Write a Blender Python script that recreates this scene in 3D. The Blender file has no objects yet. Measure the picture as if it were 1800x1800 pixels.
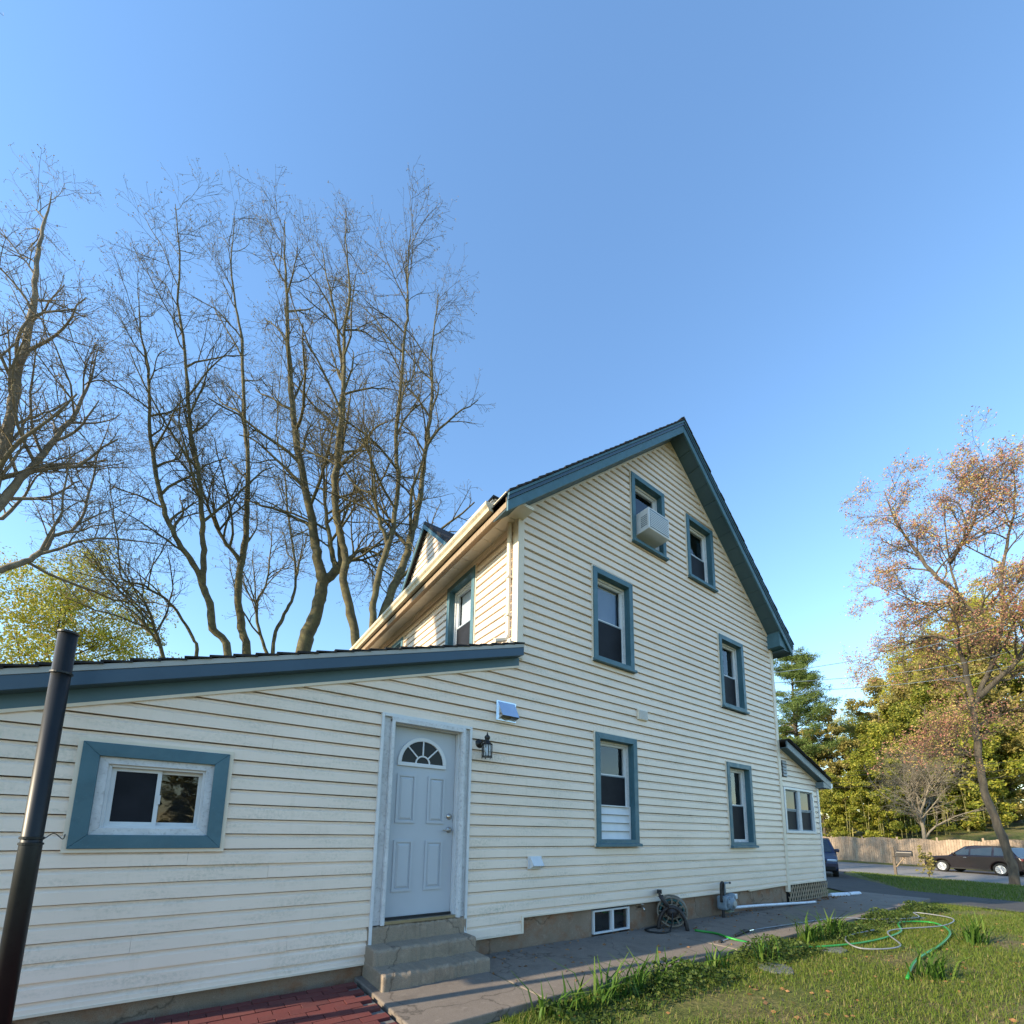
import bpy, math, random
import numpy as np
from mathutils import Matrix, Vector
RAD = math.radians
scene = bpy.context.scene
col = scene.collection

# ------------------------------------------------------------------ camera
F_PX, CX, CY = 788.08, 900.0, 1338.5          # focal length and optical centre in photo pixels (1800 x 1800)
RC = np.array([[0.81271759, -0.58244704, 0.01567042],
               [0.10243042, 0.11634706, -0.98791263],
               [0.57358358, 0.80449911, 0.1542176]])
CAM = np.array([-1.51844, -4.48665, 0.92840])
cd = bpy.data.cameras.new('camera')
cd.sensor_fit = 'HORIZONTAL'; cd.sensor_width = 36.0
cd.lens = F_PX / 1800 * 36
cd.shift_x = 0.0; cd.shift_y = (CY - 900) / 1800
cd.clip_start = 0.05; cd.clip_end = 1500
camera = bpy.data.objects.new('camera', cd); col.objects.link(camera)
rx, ry, rz = RC[0], -RC[1], -RC[2]
camera.matrix_world = Matrix(((rx[0], ry[0], rz[0], CAM[0]), (rx[1], ry[1], rz[1], CAM[1]), (rx[2], ry[2], rz[2], CAM[2]), (0, 0, 0, 1)))
scene.camera = camera

# ------------------------------------------------------------------ light
SUN_EL, SUN_AZ = RAD(23.0), RAD(8.0)          # low sun over the rear garden, just behind the plane of the facade
sdir = Vector((-math.cos(SUN_AZ) * math.cos(SUN_EL), math.sin(SUN_AZ) * math.cos(SUN_EL), math.sin(SUN_EL)))
world = bpy.data.worlds.new('World'); scene.world = world; world.use_nodes = True
wn = world.node_tree.nodes; wl = world.node_tree.links
bg = wn['Background']; sky = wn.new('ShaderNodeTexSky'); sky.sky_type = 'NISHITA'; sky.sun_disc = False
sky.sun_elevation = SUN_EL; sky.sun_rotation = math.atan2(sdir.x, sdir.y)
sky.air_density = 1.5; sky.dust_density = 0.0; sky.ozone_density = 5.5
wl.new(sky.outputs[0], bg.inputs[0]); bg.inputs[1].default_value = 0.15
sl = bpy.data.lights.new('sun', 'SUN'); sl.energy = 4.0; sl.angle = RAD(0.6); sl.color = (1.0, 0.84, 0.60)
sun = bpy.data.objects.new('sun', sl); col.objects.link(sun)
sun.rotation_euler = sdir.to_track_quat('Z', 'Y').to_euler()
scene.view_settings.view_transform = 'Standard'; scene.view_settings.look = 'None'
scene.view_settings.exposure = 1.28; scene.view_settings.gamma = 1.0

# ------------------------------------------------------------------ pixel helpers (a pixel is only a direction; distance from what it touches)
def ray(u, v): return RC.T @ np.array([(u - CX) / F_PX, (v - CY) / F_PX, 1.0])
def on_z(u, v, z):
    d = ray(u, v); return CAM + d * ((z - CAM[2]) / d[2])
def on_y(u, v, y=0.0):
    d = ray(u, v); return CAM + d * ((y - CAM[1]) / d[1])
def at_depth(u, v, dep): return CAM + ray(u, v) * dep
def on_tree_plane(u, v, base):
    n = np.array([base[0] - CAM[0], base[1] - CAM[1], 0.0]); n /= np.linalg.norm(n)
    d = ray(u, v); return CAM + d * (n @ (np.array(base) - CAM) / (n @ d))

# ------------------------------------------------------------------ terrain
HP = [(-400, -0.52), (10, -0.52), (12.5, -0.56), (28, -1.06), (29.3, -1.15), (40.2, -1.15), (41.6, -0.98), (48, -0.6), (56, 1.2), (75, 3.5), (140, 6), (600, 12)]
def H(x, y):
    return float(np.interp(x - 0.25 * y, [p[0] for p in HP], [p[1] for p in HP]))

# ------------------------------------------------------------------ mesh helpers
def fast_mesh(name, V, Fc):
    """V (n,3); Fc (m,k) index array with k corners"""
    V = np.asarray(V, np.float32); Fc = np.asarray(Fc, np.int32)
    me = bpy.data.meshes.new(name)
    me.vertices.add(len(V)); me.vertices.foreach_set('co', V.ravel())
    m, k = Fc.shape
    me.loops.add(m * k); me.loops.foreach_set('vertex_index', Fc.ravel())
    me.polygons.add(m); me.polygons.foreach_set('loop_start', np.arange(0, m * k, k, dtype=np.int32))
    me.polygons.foreach_set('loop_total', np.full(m, k, np.int32))
    me.update(calc_edges=True); me.validate()
    return me

def link(name, me, mat, parent=None, smooth=False, bevel=0, local=False):
    o = bpy.data.objects.new(name, me); col.objects.link(o)
    if mat is not None and len(me.materials) == 0: me.materials.append(mat)
    if parent is not None:
        o.parent = parent
        if not local and parent.type == 'EMPTY':
            o.matrix_parent_inverse = Matrix.LocRotScale(parent.location, parent.rotation_euler, None).inverted()
    if smooth: me.shade_smooth()
    if bevel:
        b = o.modifiers.new('bevel', 'BEVEL'); b.width = bevel; b.segments = 2; b.limit_method = 'ANGLE'; b.angle_limit = RAD(40)
    return o

class MB:
    def __init__(s): s.v = []; s.f = []
    def add(s, V, Fs):
        n = len(s.v); s.v += [tuple(map(float, p)) for p in V]; s.f += [tuple(i + n for i in f) for f in Fs]; return s
    def hexa(s, p):   # 8 points: bottom ring 0-3, top ring 4-7
        return s.add(p, [(3, 2, 1, 0), (4, 5, 6, 7), (0, 1, 5, 4), (1, 2, 6, 5), (2, 3, 7, 6), (3, 0, 4, 7)])
    def box(s, x0, x1, y0, y1, z0, z1):
        return s.hexa([(x0, y0, z0), (x1, y0, z0), (x1, y1, z0), (x0, y1, z0), (x0, y0, z1), (x1, y0, z1), (x1, y1, z1), (x0, y1, z1)])
    def sbox(s, xa, xb, f, d0, d1, y0, y1):   # box that follows a slope f(x), plumb ends
        return s.hexa([(xa, y0, f(xa) + d0), (xb, y0, f(xb) + d0), (xb, y1, f(xb) + d0), (xa, y1, f(xa) + d0),
                       (xa, y0, f(xa) + d1), (xb, y0, f(xb) + d1), (xb, y1, f(xb) + d1), (xa, y1, f(xa) + d1)])
    def prism(s, pts, off):
        n = len(pts); off = np.array(off); P = [np.array(p, float) for p in pts]
        V = P + [p + off for p in P]
        return s.add(V, [tuple(range(n - 1, -1, -1)), tuple(range(n, 2 * n))] + [(i, (i + 1) % n, n + (i + 1) % n, n + i) for i in range(n)])
    def tube(s, pts, rad, n=8, cap=True):
        pts = [np.array(p, float) for p in pts]; m = len(pts)
        rad = [rad] * m if np.isscalar(rad) else list(rad)
        V = []; up = None
        for i, p in enumerate(pts):
            t = pts[min(i + 1, m - 1)] - pts[max(i - 1, 0)]; t = t / (np.linalg.norm(t) + 1e-9)
            if up is None:
                a = np.array([0, 0, 1.0]) if abs(t[2]) < .9 else np.array([1.0, 0, 0])
            else: a = up
            b1 = a - t * (a @ t); b1 /= (np.linalg.norm(b1) + 1e-9); up = b1; b2 = np.cross(t, b1)
            for k in range(n):
                an = 2 * math.pi * k / n; V.append(p + rad[i] * (math.cos(an) * b1 + math.sin(an) * b2))
        Fs = [(i * n + k, i * n + (k + 1) % n, (i + 1) * n + (k + 1) % n, (i + 1) * n + k) for i in range(m - 1) for k in range(n)]
        if cap: Fs += [tuple(range(n - 1, -1, -1)), tuple(range((m - 1) * n, m * n))]
        return s.add(V, Fs)
    def lathe(s, c, axis, prof, n=16):  # prof: (radius, along)
        c = np.array(c, float); ax = np.array(axis, float); ax /= np.linalg.norm(ax)
        return s.tube([c + ax * h for r, h in prof], [max(r, 1e-4) for r, h in prof], n) if False else s._lathe(c, ax, prof, n)
    def _lathe(s, c, ax, prof, n):
        a = np.array([0, 0, 1.0]) if abs(ax[2]) < .9 else np.array([1.0, 0, 0])
        b1 = a - ax * (a @ ax); b1 /= np.linalg.norm(b1); b2 = np.cross(ax, b1); V = []
        for r, h in prof:
            for k in range(n):
                an = 2 * math.pi * k / n; V.append(c + ax * h + max(r, 1e-4) * (math.cos(an) * b1 + math.sin(an) * b2))
        m = len(prof)
        Fs = [(i * n + k, i * n + (k + 1) % n, (i + 1) * n + (k + 1) % n, (i + 1) * n + k) for i in range(m - 1) for k in range(n)]
        Fs += [tuple(range(n - 1, -1, -1)), tuple(range((m - 1) * n, m * n))]
        return s.add(V, Fs)
    def mesh(s, name):
        me = bpy.data.meshes.new(name); me.from_pydata(s.v, [], s.f); me.update(); return me
    def build(s, name, mat, parent=None, smooth=False, bevel=0, local=False):
        return link(name, s.mesh(name), mat, parent, smooth, bevel, local)

def tag(o, label=None, cat=None, group=None, kind=None):
    if label: o['label'] = label
    if cat: o['category'] = cat
    if group: o['group'] = group
    if kind: o['kind'] = kind
    return o
def thing(name, label, cat, loc=(0, 0, 0), group=None, rz=0.0):
    e = bpy.data.objects.new(name, None); col.objects.link(e); e.location = loc; e.rotation_euler = (0, 0, rz); e.empty_display_size = .2
    return tag(e, label, cat, group)
def smooth_path(pts, n=8):
    P = np.array(pts, float); out = []
    Q = np.vstack([2 * P[0] - P[1], P, 2 * P[-1] - P[-2]])
    for i in range(1, len(Q) - 2):
        for k in range(n):
            t = k / n; a, b, c, d = Q[i - 1], Q[i], Q[i + 1], Q[i + 2]
            out.append(.5 * ((2 * b) + (c - a) * t + (2 * a - 5 * b + 4 * c - d) * t * t + (3 * b - a - 3 * c + d) * t ** 3))
    out.append(P[-1]); return out

# ------------------------------------------------------------------ materials
def new_mat(name):
    m = bpy.data.materials.new(name); m.use_nodes = True
    nt = m.node_tree; return m, nt, nt.nodes, nt.links, nt.nodes['Principled BSDF']
def noise(N, L, scale, detail=4, rough=.6, vec=None, stretch=None):
    t = N.new('ShaderNodeTexNoise'); t.inputs['Scale'].default_value = scale; t.inputs['Detail'].default_value = detail; t.inputs['Roughness'].default_value = rough
    if vec is None:
        g = N.new('ShaderNodeNewGeometry'); vec = g.outputs['Position']
    if stretch:
        mp = N.new('ShaderNodeMapping'); mp.inputs['Scale'].default_value = stretch; L.new(vec, mp.inputs[0]); vec = mp.outputs[0]
    L.new(vec, t.inputs['Vector']); return t.outputs['Fac']
def ramp(N, L, fac, stops):
    r = N.new('ShaderNodeValToRGB'); e = r.color_ramp.elements
    e[0].position, e[0].color = stops[0][0], (*stops[0][1], 1); e[1].position, e[1].color = stops[-1][0], (*stops[-1][1], 1)
    for p, c in stops[1:-1]:
        x = e.new(p); x.color = (*c, 1)
    L.new(fac, r.inputs[0]); return r.outputs[0]
def mixc(N, L, fac, a, b, mode='MIX'):
    m = N.new('ShaderNodeMix'); m.data_type = 'RGBA'; m.blend_type = mode
    for sock, v in ((m.inputs[0], fac), (m.inputs[6], a), (m.inputs[7], b)):
        if hasattr(v, 'is_linked') or hasattr(v, 'links'): L.new(v, sock)
        else: sock.default_value = v if not isinstance(v, tuple) else (*v, 1)
    return m.outputs[2]
def bump(N, L, P, fac, strength, dist=.01):
    b = N.new('ShaderNodeBump'); b.inputs['Strength'].default_value = strength; b.inputs['Distance'].default_value = dist
    L.new(fac, b.inputs['Height']); L.new(b.outputs[0], P.inputs['Normal'])
def varied(name, a, b, scale=6, rough=.6, bump_s=0.0, spec=.4, metal=0, stretch=None, fine=None, bscale=None):
    m, nt, N, L, P = new_mat(name)
    f = noise(N, L, scale, stretch=stretch)
    c = ramp(N, L, f, [(.3, a), (.7, b)])
    if fine:
        f2 = noise(N, L, fine, 3); c = mixc(N, L, ramp(N, L, f2, [(.32, (.45, .45, .45)), (.46, (0, 0, 0))]), c, tuple(x * .5 for x in a))
    L.new(c, P.inputs['Base Color']); P.inputs['Roughness'].default_value = rough; P.inputs['Specular IOR Level'].default_value = spec; P.inputs['Metallic'].default_value = metal
    if bump_s: bump(N, L, P, noise(N, L, bscale or scale * 6, 5), bump_s)
    return m
M = {}
def siding_mat():
    m, nt, N, L, P = new_mat('vinyl_siding')
    base = ramp(N, L, noise(N, L, 1.1, 3), [(.3, (.78, .645, .53)), (.7, (.835, .70, .585))])
    g = N.new('ShaderNodeNewGeometry')
    rnd = N.new('ShaderNodeObjectInfo'); rr = N.new('ShaderNodeMath'); rr.operation = 'MULTIPLY'; rr.inputs[1].default_value = .14; L.new(rnd.outputs['Random'], rr.inputs[0])
    base = mixc(N, L, rr.outputs[0], base, (.58, .55, .46))
    # faint leftover grime: streaky, horizontal
    st = ramp(N, L, noise(N, L, 2.2, 6, .7, stretch=(.5, .5, 3.2)), [(.48, (0, 0, 0)), (.70, (.66, .66, .66))])
    sp = ramp(N, L, noise(N, L, 38, 4, .7), [(.40, (0, 0, 0)), (.64, (1, 1, 1))])
    base = mixc(N, L, mixc(N, L, 1.0, st, sp, 'MULTIPLY'), base, (.33, .335, .25))
    dr = ramp(N, L, noise(N, L, 3.2, 4, .6, stretch=(7, 7, .35)), [(.58, (0, 0, 0)), (.80, (.24, .24, .24))])
    base = mixc(N, L, dr, base, (.50, .43, .30))
    L.new(base, P.inputs['Base Color']); P.inputs['Roughness'].default_value = .42; P.inputs['Specular IOR Level'].default_value = .45
    bump(N, L, P, noise(N, L, 3.0, 2, stretch=(.5, .5, 1)), .10, .02)
    return m
M['siding'] = siding_mat()
M['cream'] = varied('cream_trim', (.66, .57, .45), (.74, .65, .53), 3, .45)
M['beige'] = varied('beige_gutter', (.55, .47, .33), (.64, .56, .40), 2.5, .4, fine=14)
M['white'] = varied('white_vinyl', (.58, .60, .62), (.66, .67, .68), 5, .35)
M['peel'] = varied('peeling_white_paint', (.50, .51, .52), (.64, .65, .66), 9, .6, .35, fine=34)
def worn_paint(name, a, b):
    m, nt, N, L, P = new_mat(name); c = ramp(N, L, noise(N, L, 3, 5), [(.3, a), (.7, b)])
    c = mixc(N, L, ramp(N, L, noise(N, L, 7, 6, .75), [(.5, (0, 0, 0)), (.75, (.5, .5, .5))]), c, tuple(x * .6 for x in a))
    c = mixc(N, L, ramp(N, L, noise(N, L, 60, 4, .7), [(.66, (0, 0, 0)), (.72, (.6, .6, .6))]), c, (.17, .24, .27))
    L.new(c, P.inputs['Base Color']); L.new(ramp(N, L, noise(N, L, 9, 4), [(.3, (.35, .35, .35)), (.7, (.65, .65, .65))]), P.inputs['Roughness']); bump(N, L, P, noise(N, L, 30, 5, stretch=(1, 1, .3)), .25, .003); return m
M['blue'] = worn_paint('slate_blue_paint', (.046, .120, .155), (.062, .147, .185))
M['fascia'] = varied('shaded_blue_fascia', (.032, .066, .105), (.040, .080, .125), 2, .35)  # trim paint; the dimmer light at the roof edge is painted into it
M['frieze'] = varied('grey_blue_frieze', (.070, .135, .165), (.088, .158, .19), 3, .5)
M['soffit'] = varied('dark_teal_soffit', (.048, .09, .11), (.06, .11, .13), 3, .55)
M['porchtrim'] = varied('grey_porch_fascia', (.11, .15, .175), (.13, .175, .20), 3, .45)
M['soffit_l'] = varied('beige_soffit', (.70, .64, .52), (.78, .72, .60), 3, .5)
M['drip'] = varied('grey_drip_edge', (.30, .31, .30), (.38, .38, .36), 4, .4)
M['shingle'] = varied('asphalt_shingle', (.016, .016, .018), (.035, .034, .035), 12, .95, .5, bscale=150)
M['dark'] = varied('dark_interior', (.012, .012, .013), (.02, .02, .02), 3, .9)
M['door'] = varied('white_door_paint', (.42, .455, .50), (.46, .495, .54), 1.5, .38)
M['nickel'] = varied('satin_nickel', (.42, .39, .35), (.5, .47, .43), 10, .32, metal=1)
M['tin'] = varied('galvanised_tin', (.62, .66, .72), (.72, .76, .80), 7, .22, metal=1)
M['iron'] = varied('black_iron', (.010, .010, .011), (.02, .019, .02), 9, .38)
M['pipe_black'] = varied('black_stove_pipe', (.006, .007, .008), (.012, .013, .012), 4, .45, fine=30)
M['plastic_dark'] = varied('dark_brown_plastic', (.020, .016, .016), (.032, .026, .026), 6, .5)
M['plastic_tan'] = varied('tan_plastic', (.14, .12, .095), (.20, .17, .135), 8, .5)
M['hose_teal'] = varied('teal_hose', (.012, .07, .075), (.02, .10, .10), 12, .4)
M['hose_green'] = varied('green_hose', (.02, .20, .03), (.03, .28, .045), 12, .38)
M['hose_grey'] = varied('grey_hose', (.17, .18, .20), (.26, .27, .29), 12, .4)
M['rubber'] = varied('black_rubber', (.01, .01, .011), (.018, .018, .019), 12, .6)
M['meter'] = varied('grey_meter_paint', (.15, .20, .245), (.21, .265, .31), 16, .5, .2)
M['meter_green'] = varied('green_meter_case', (.17, .22, .19), (.22, .28, .23), 16, .5)
M['pvc'] = varied('white_pvc', (.58, .62, .70), (.72, .75, .80), 6, .35, fine=20)
M['wood'] = varied('weathered_wood', (.20, .145, .095), (.33, .25, .165), 9, .85, .4, stretch=(6, 6, 1))
M['postwood'] = varied('grey_post_wood', (.09, .07, .05), (.15, .12, .09), 9, .9, .3)
M['lattice'] = varied('tan_lattice_wood', (.26, .20, .135), (.38, .30, .205), 9, .85, .3)
M['fence'] = varied('silvered_fence_wood', (.24, .175, .12), (.40, .30, .215), 1.3, .9, .4, fine=9, stretch=(3, 3, 1))
M['mailblack'] = varied('black_mailbox', (.015, .014, .015), (.03, .028, .028), 6, .4)
M['tyre'] = varied('tyre_rubber', (.012, .012, .012), (.02, .02, .02), 10, .8)
M['alloy'] = varied('alloy_rim', (.6, .6, .62), (.7, .7, .72), 5, .3, metal=.8)
M['chrome'] = varied('bright_trim', (.6, .6, .62), (.7, .7, .7), 5, .15, metal=1)
M['lamp'] = varied('headlight_lens', (.55, .6, .65), (.7, .73, .76), 5, .1)
M['leaf_dead'] = varied('dead_leaf', (.16, .075, .03), (.30, .16, .07), 9, .8)
M['slate'] = varied('slate_flagstone', (.10, .105, .11), (.17, .17, .17), 5, .8, .4)
M['straw'] = varied('leaf_litter', (.10, .06, .03), (.2, .13, .07), 9, .9)

def car_paint(name, c):
    m, nt, N, L, P = new_mat(name); P.inputs['Base Color'].default_value = (*c, 1); P.inputs['Roughness'].default_value = .28
    P.inputs['Coat Weight'].default_value = .35; P.inputs['Coat Roughness'].default_value = .04
    f = noise(N, L, 3, 3); r = N.new('ShaderNodeMapRange'); r.inputs['To Min'].default_value = .22; r.inputs['To Max'].default_value = .4; L.new(f, r.inputs[0]); L.new(r.outputs[0], P.inputs['Roughness'])
    return m
M['paint_dark'] = car_paint('dark_plum_paint', (.007, .0025, .004)); M['paint_blue'] = car_paint('dark_blue_paint', (.006, .014, .05))

def glass(name, tint, trans, rough=.02, wav=.0):
    m, nt, N, L, P = new_mat(name); N.remove(P); out = N['Material Output']
    gl = N.new('ShaderNodeBsdfGlossy'); gl.inputs['Roughness'].default_value = rough
    tr = N.new('ShaderNodeBsdfTransparent'); tr.inputs[0].default_value = (*trans, 1)
    fr = N.new('ShaderNodeFresnel'); fr.inputs['IOR'].default_value = 1.62
    if wav:
        b = N.new('ShaderNodeBump'); b.inputs['Strength'].default_value = wav; b.inputs['Distance'].default_value = .02
        L.new(noise(N, L, 5, 2), b.inputs['Height']); L.new(b.outputs[0], gl.inputs['Normal'])
    gl.inputs[0].default_value = (*tint, 1)
    mx = N.new('ShaderNodeMixShader'); ge = N.new('ShaderNodeNewGeometry'); inv = N.new('ShaderNodeMath'); inv.operation = 'SUBTRACT'; inv.inputs[0].default_value = 1.0; L.new(ge.outputs['Backfacing'], inv.inputs[1])
    ml = N.new('ShaderNodeMath'); ml.operation = 'MULTIPLY'; L.new(fr.outputs[0], ml.inputs[0]); L.new(inv.outputs[0], ml.inputs[1])   # only the front skin of a pane mirrors
    L.new(ml.outputs[0], mx.inputs[0]); L.new(tr.outputs[0], mx.inputs[1]); L.new(gl.outputs[0], mx.inputs[2])
    L.new(mx.outputs[0], out.inputs['Surface']); return m
M['glass'] = glass('window_glass', (1, 1, 1), (.90, .92, .94), .01, .06)
M['glass_dim'] = glass('lantern_glass', (.9, .92, .95), (.8, .82, .85), .15)
def screen_mat():
    m, nt, N, L, P = new_mat('insect_screen'); P.inputs['Base Color'].default_value = (.02, .024, .032, 1); P.inputs['Roughness'].default_value = .6; P.inputs['Specular IOR Level'].default_value = .2
    bump(N, L, P, noise(N, L, 400, 2), .3, .002)
    L.new(ramp(N, L, noise(N, L, 4, 3), [(.3, (.006, .0075, .012)), (.7, (.013, .015, .022))]), P.inputs['Base Color']); return m
M['screen'] = screen_mat()
M['carglass'] = varied('car_glass', (.02, .03, .035), (.03, .04, .045), 2, .05, spec=.9)
M['fanglass'] = varied('fanlight_glass', (.008, .009, .010), (.014, .015, .016), 2, .06, spec=.2)
M['blind_skytint'] = varied('sky_tinted_blind', (.13, .19, .29), (.17, .235, .34), 3, .4)  # white blind; the pane's blue reflection is painted into its colour
M['blind'] = varied('white_blind', (.62, .66, .72), (.70, .74, .78), 3, .6)

def concrete(name, a, b, stain, bs=.35, stainpos=(.52, .72)):
    m, nt, N, L, P = new_mat(name)
    c = ramp(N, L, noise(N, L, 1.6, 5), [(.3, a), (.7, b)])
    c = mixc(N, L, ramp(N, L, noise(N, L, 3.1, 6, .7), [(stainpos[0], (0, 0, 0)), (stainpos[1], (.75, .75, .75))]), c, stain)
    c = mixc(N, L, ramp(N, L, noise(N, L, 140, 2), [(.35, (.5, .5, .5)), (.5, (0, 0, 0))]), c, tuple(x * .55 for x in a))
    vo = N.new('ShaderNodeTexVoronoi'); vo.feature = 'DISTANCE_TO_EDGE'; vo.inputs['Scale'].default_value = .55
    gg = N.new('ShaderNodeNewGeometry'); dn = N.new('ShaderNodeTexNoise'); dn.inputs['Scale'].default_value = 3.0; dn.inputs['Detail'].default_value = 5; L.new(gg.outputs['Position'], dn.inputs['Vector'])
    ad = N.new('ShaderNodeVectorMath'); ad.operation = 'MULTIPLY_ADD'; ad.inputs[1].default_value = (.5, .5, .5); L.new(dn.outputs['Color'], ad.inputs[0]); L.new(gg.outputs['Position'], ad.inputs[2]); L.new(ad.outputs[0], vo.inputs['Vector'])
    c = mixc(N, L, ramp(N, L, vo.outputs['Distance'], [(.0, (.75, .75, .75)), (.006, (0, 0, 0))]), c, tuple(x * .3 for x in a))
    c = mixc(N, L, ramp(N, L, noise(N, L, 11, 6, .75), [(.56, (0, 0, 0)), (.72, (.45, .45, .45))]), c, tuple(min(1, x * 1.5) for x in b))
    L.new(c, P.inputs['Base Color']); P.inputs['Roughness'].default_value = .85; P.inputs['Specular IOR Level'].default_value = .3
    bump(N, L, P, noise(N, L, 55, 6, .7), bs, .006); return m
M['slab'] = concrete('path_concrete', (.175, .146, .122), (.22, .186, .157), (.115, .094, .078))
M['steps'] = concrete('step_concrete', (.25, .20, .15), (.33, .265, .20), (.14, .108, .078), 1.0)
M['found'] = concrete('foundation_concrete', (.215, .155, .108), (.30, .225, .165), (.25, .105, .045), .6, (.48, .66))
M['asphalt'] = concrete('driveway_asphalt', (.055, .050, .046), (.078, .070, .064), (.04, .036, .034), .4)
M['road'] = concrete('road_asphalt', (.20, .19, .175), (.26, .245, .23), (.15, .145, .135), .3)
def brick_mat():
    m, nt, N, L, P = new_mat('red_paver'); oi = N.new('ShaderNodeObjectInfo')
    c = ramp(N, L, oi.outputs['Random'], [(0, (.085, .016, .016)), (.5, (.12, .022, .020)), (1, (.14, .034, .028))])
    c = mixc(N, L, ramp(N, L, noise(N, L, 14, 6, .7), [(.5, (0, 0, 0)), (.75, (.35, .35, .35))]), c, (.12, .06, .05)); L.new(c, P.inputs['Base Color']); P.inputs['Roughness'].default_value = .9
    bump(N, L, P, noise(N, L, 70, 5), .6, .004); return m
M['brick'] = brick_mat()
M['mortar'] = concrete('sand_bed', (.16, .145, .13), (.23, .21, .19), (.08, .075, .07), .5)

def ground_mat():
    m, nt, N, L, P = new_mat('lawn_ground')
    c = ramp(N, L, noise(N, L, .9, 6, .65), [(.30, (.10, .125, .030)), (.46, (.145, .155, .045)), (.60, (.22, .165, .08)), (.76, (.32, .25, .14))])
    c = mixc(N, L, ramp(N, L, noise(N, L, 24, 4), [(.4, (.7, .7, .7)), (.6, (0, 0, 0))]), c, (.06, .07, .022))
    L.new(c, P.inputs['Base Color']); P.inputs['Roughness'].default_value = .95; P.inputs['Specular IOR Level'].default_value = .15
    bump(N, L, P, noise(N, L, 18, 6, .7), .8, .05); return m
M['ground'] = ground_mat()
def leaf_mat(name, stops, trans=.35):
    m, nt, N, L, P = new_mat(name)
    g = N.new('ShaderNodeNewGeometry')
    c = ramp(N, L, g.outputs['Random Per Island'], stops)
    L.new(c, P.inputs['Base Color']); P.inputs['Roughness'].default_value = .6; P.inputs['Specular IOR Level'].default_value = .25
    t = N.new('ShaderNodeBsdfTranslucent'); L.new(c, t.inputs[0]); mx = N.new('ShaderNodeMixShader'); mx.inputs[0].default_value = trans
    L.new(P.outputs[0], mx.inputs[1]); L.new(t.outputs[0], mx.inputs[2]); L.new(mx.outputs[0], N['Material Output'].inputs['Surface']); return m
M['grass'] = leaf_mat('grass_blades', [(0, (.07, .12, .014)), (.5, (.13, .19, .022)), (.85, (.19, .215, .04)), (1, (.30, .25, .11))])
M['lily'] = leaf_mat('lily_leaves', [(0, (.035, .085, .012)), (.6, (.07, .15, .02)), (1, (.14, .21, .035))])
M['weed'] = leaf_mat('weed_leaves', [(0, (.03, .06, .012)), (.6, (.06, .10, .018)), (1, (.12, .15, .04))])
M['leaf_yellow'] = leaf_mat('yellow_green_leaves', [(0, (.24, .26, .03)), (.5, (.38, .38, .045)), (.85, (.48, .42, .07)), (1, (.48, .28, .08))])
M['leaf_bud'] = leaf_mat('pale_buds', [(0, (.14, .12, .06)), (.5, (.24, .21, .10)), (1, (.30, .22, .15))])
M['leaf_red'] = leaf_mat('red_maple_flowers', [(0, (.42, .15, .13)), (.4, (.58, .28, .20)), (.7, (.58, .42, .15)), (1, (.50, .50, .10))])
M['leaf_pine'] = leaf_mat('pine_needles', [(0, (.055, .095, .022)), (.5, (.11, .165, .035)), (1, (.21, .26, .075))], .25)
M['leaf_ever'] = leaf_mat('thicket_leaves', [(0, (.09, .12, .018)), (.5, (.20, .225, .03)), (.85, (.34, .32, .055)), (1, (.45, .38, .08))], .4)
M['leaf_bamboo'] = leaf_mat('bamboo_leaves', [(0, (.12, .16, .02)), (.5, (.26, .28, .035)), (1, (.46, .41, .07))], .4)
M['leaf_olive'] = leaf_mat('olive_leaves', [(0, (.18, .165, .045)), (.5, (.30, .265, .07)), (1, (.45, .37, .13))], .4)
M['bark'] = varied('grey_brown_bark', (.055, .045, .035), (.13, .11, .08), 3, .95, .8, stretch=(3, 3, .6), bscale=24)
M['bark_ivy'] = varied('lichen_bark', (.06, .05, .032), (.15, .13, .06), 5, .95, .8, bscale=26)
M['bark_light'] = varied('light_grey_bark', (.14, .12, .09), (.25, .215, .16), 4, .95, .6, bscale=26)
M['culm'] = varied('bamboo_culm', (.16, .16, .05), (.30, .26, .10), 3, .5)
M['wire'] = varied('wire_sheath', (.02, .02, .02), (.03, .03, .03), 3, .5)
M['wire_light'] = varied('bare_wire', (.35, .34, .32), (.45, .44, .42), 3, .4)

# ================================================================== SETTING
def terrain():
    xs = np.concatenate([np.linspace(-300, -20, 12), np.linspace(-15, 70, 86), np.linspace(75, 420, 20)])
    ys = np.concatenate([np.linspace(-300, -20, 12), np.linspace(-18, 50, 69), np.linspace(55, 420, 20)])
    V = [(x, y, H(x, y)) for x in xs for y in ys]; n = len(ys)
    Fs = [(i * n + j, (i + 1) * n + j, (i + 1) * n + j + 1, i * n + j + 1) for i in range(len(xs) - 1) for j in range(n - 1)]
    tag(link('ground', fast_mesh('ground', V, Fs), M['ground'], smooth=True), kind='structure')
terrain()
def strip(name, A, B, n, m, mat, dz):
    def samp(P, k):
        P = np.array(P, float); d = np.r_[0, np.cumsum(np.linalg.norm(np.diff(P, axis=0), axis=1))]; t = np.linspace(0, d[-1], k)
        return np.c_[np.interp(t, d, P[:, 0]), np.interp(t, d, P[:, 1])]
    a, b = samp(A, n), samp(B, n); V = []
    for i in range(n):
        for j in range(m):
            p = a[i] + (b[i] - a[i]) * j / (m - 1); V.append((p[0], p[1], H(*p) + dz))
    Fs = [(i * m + j, i * m + j + 1, (i + 1) * m + j + 1, (i + 1) * m + j) for i in range(n - 1) for j in range(m - 1)]
    return tag(link(name, fast_mesh(name, V, Fs), mat, smooth=True), kind='structure')
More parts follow.
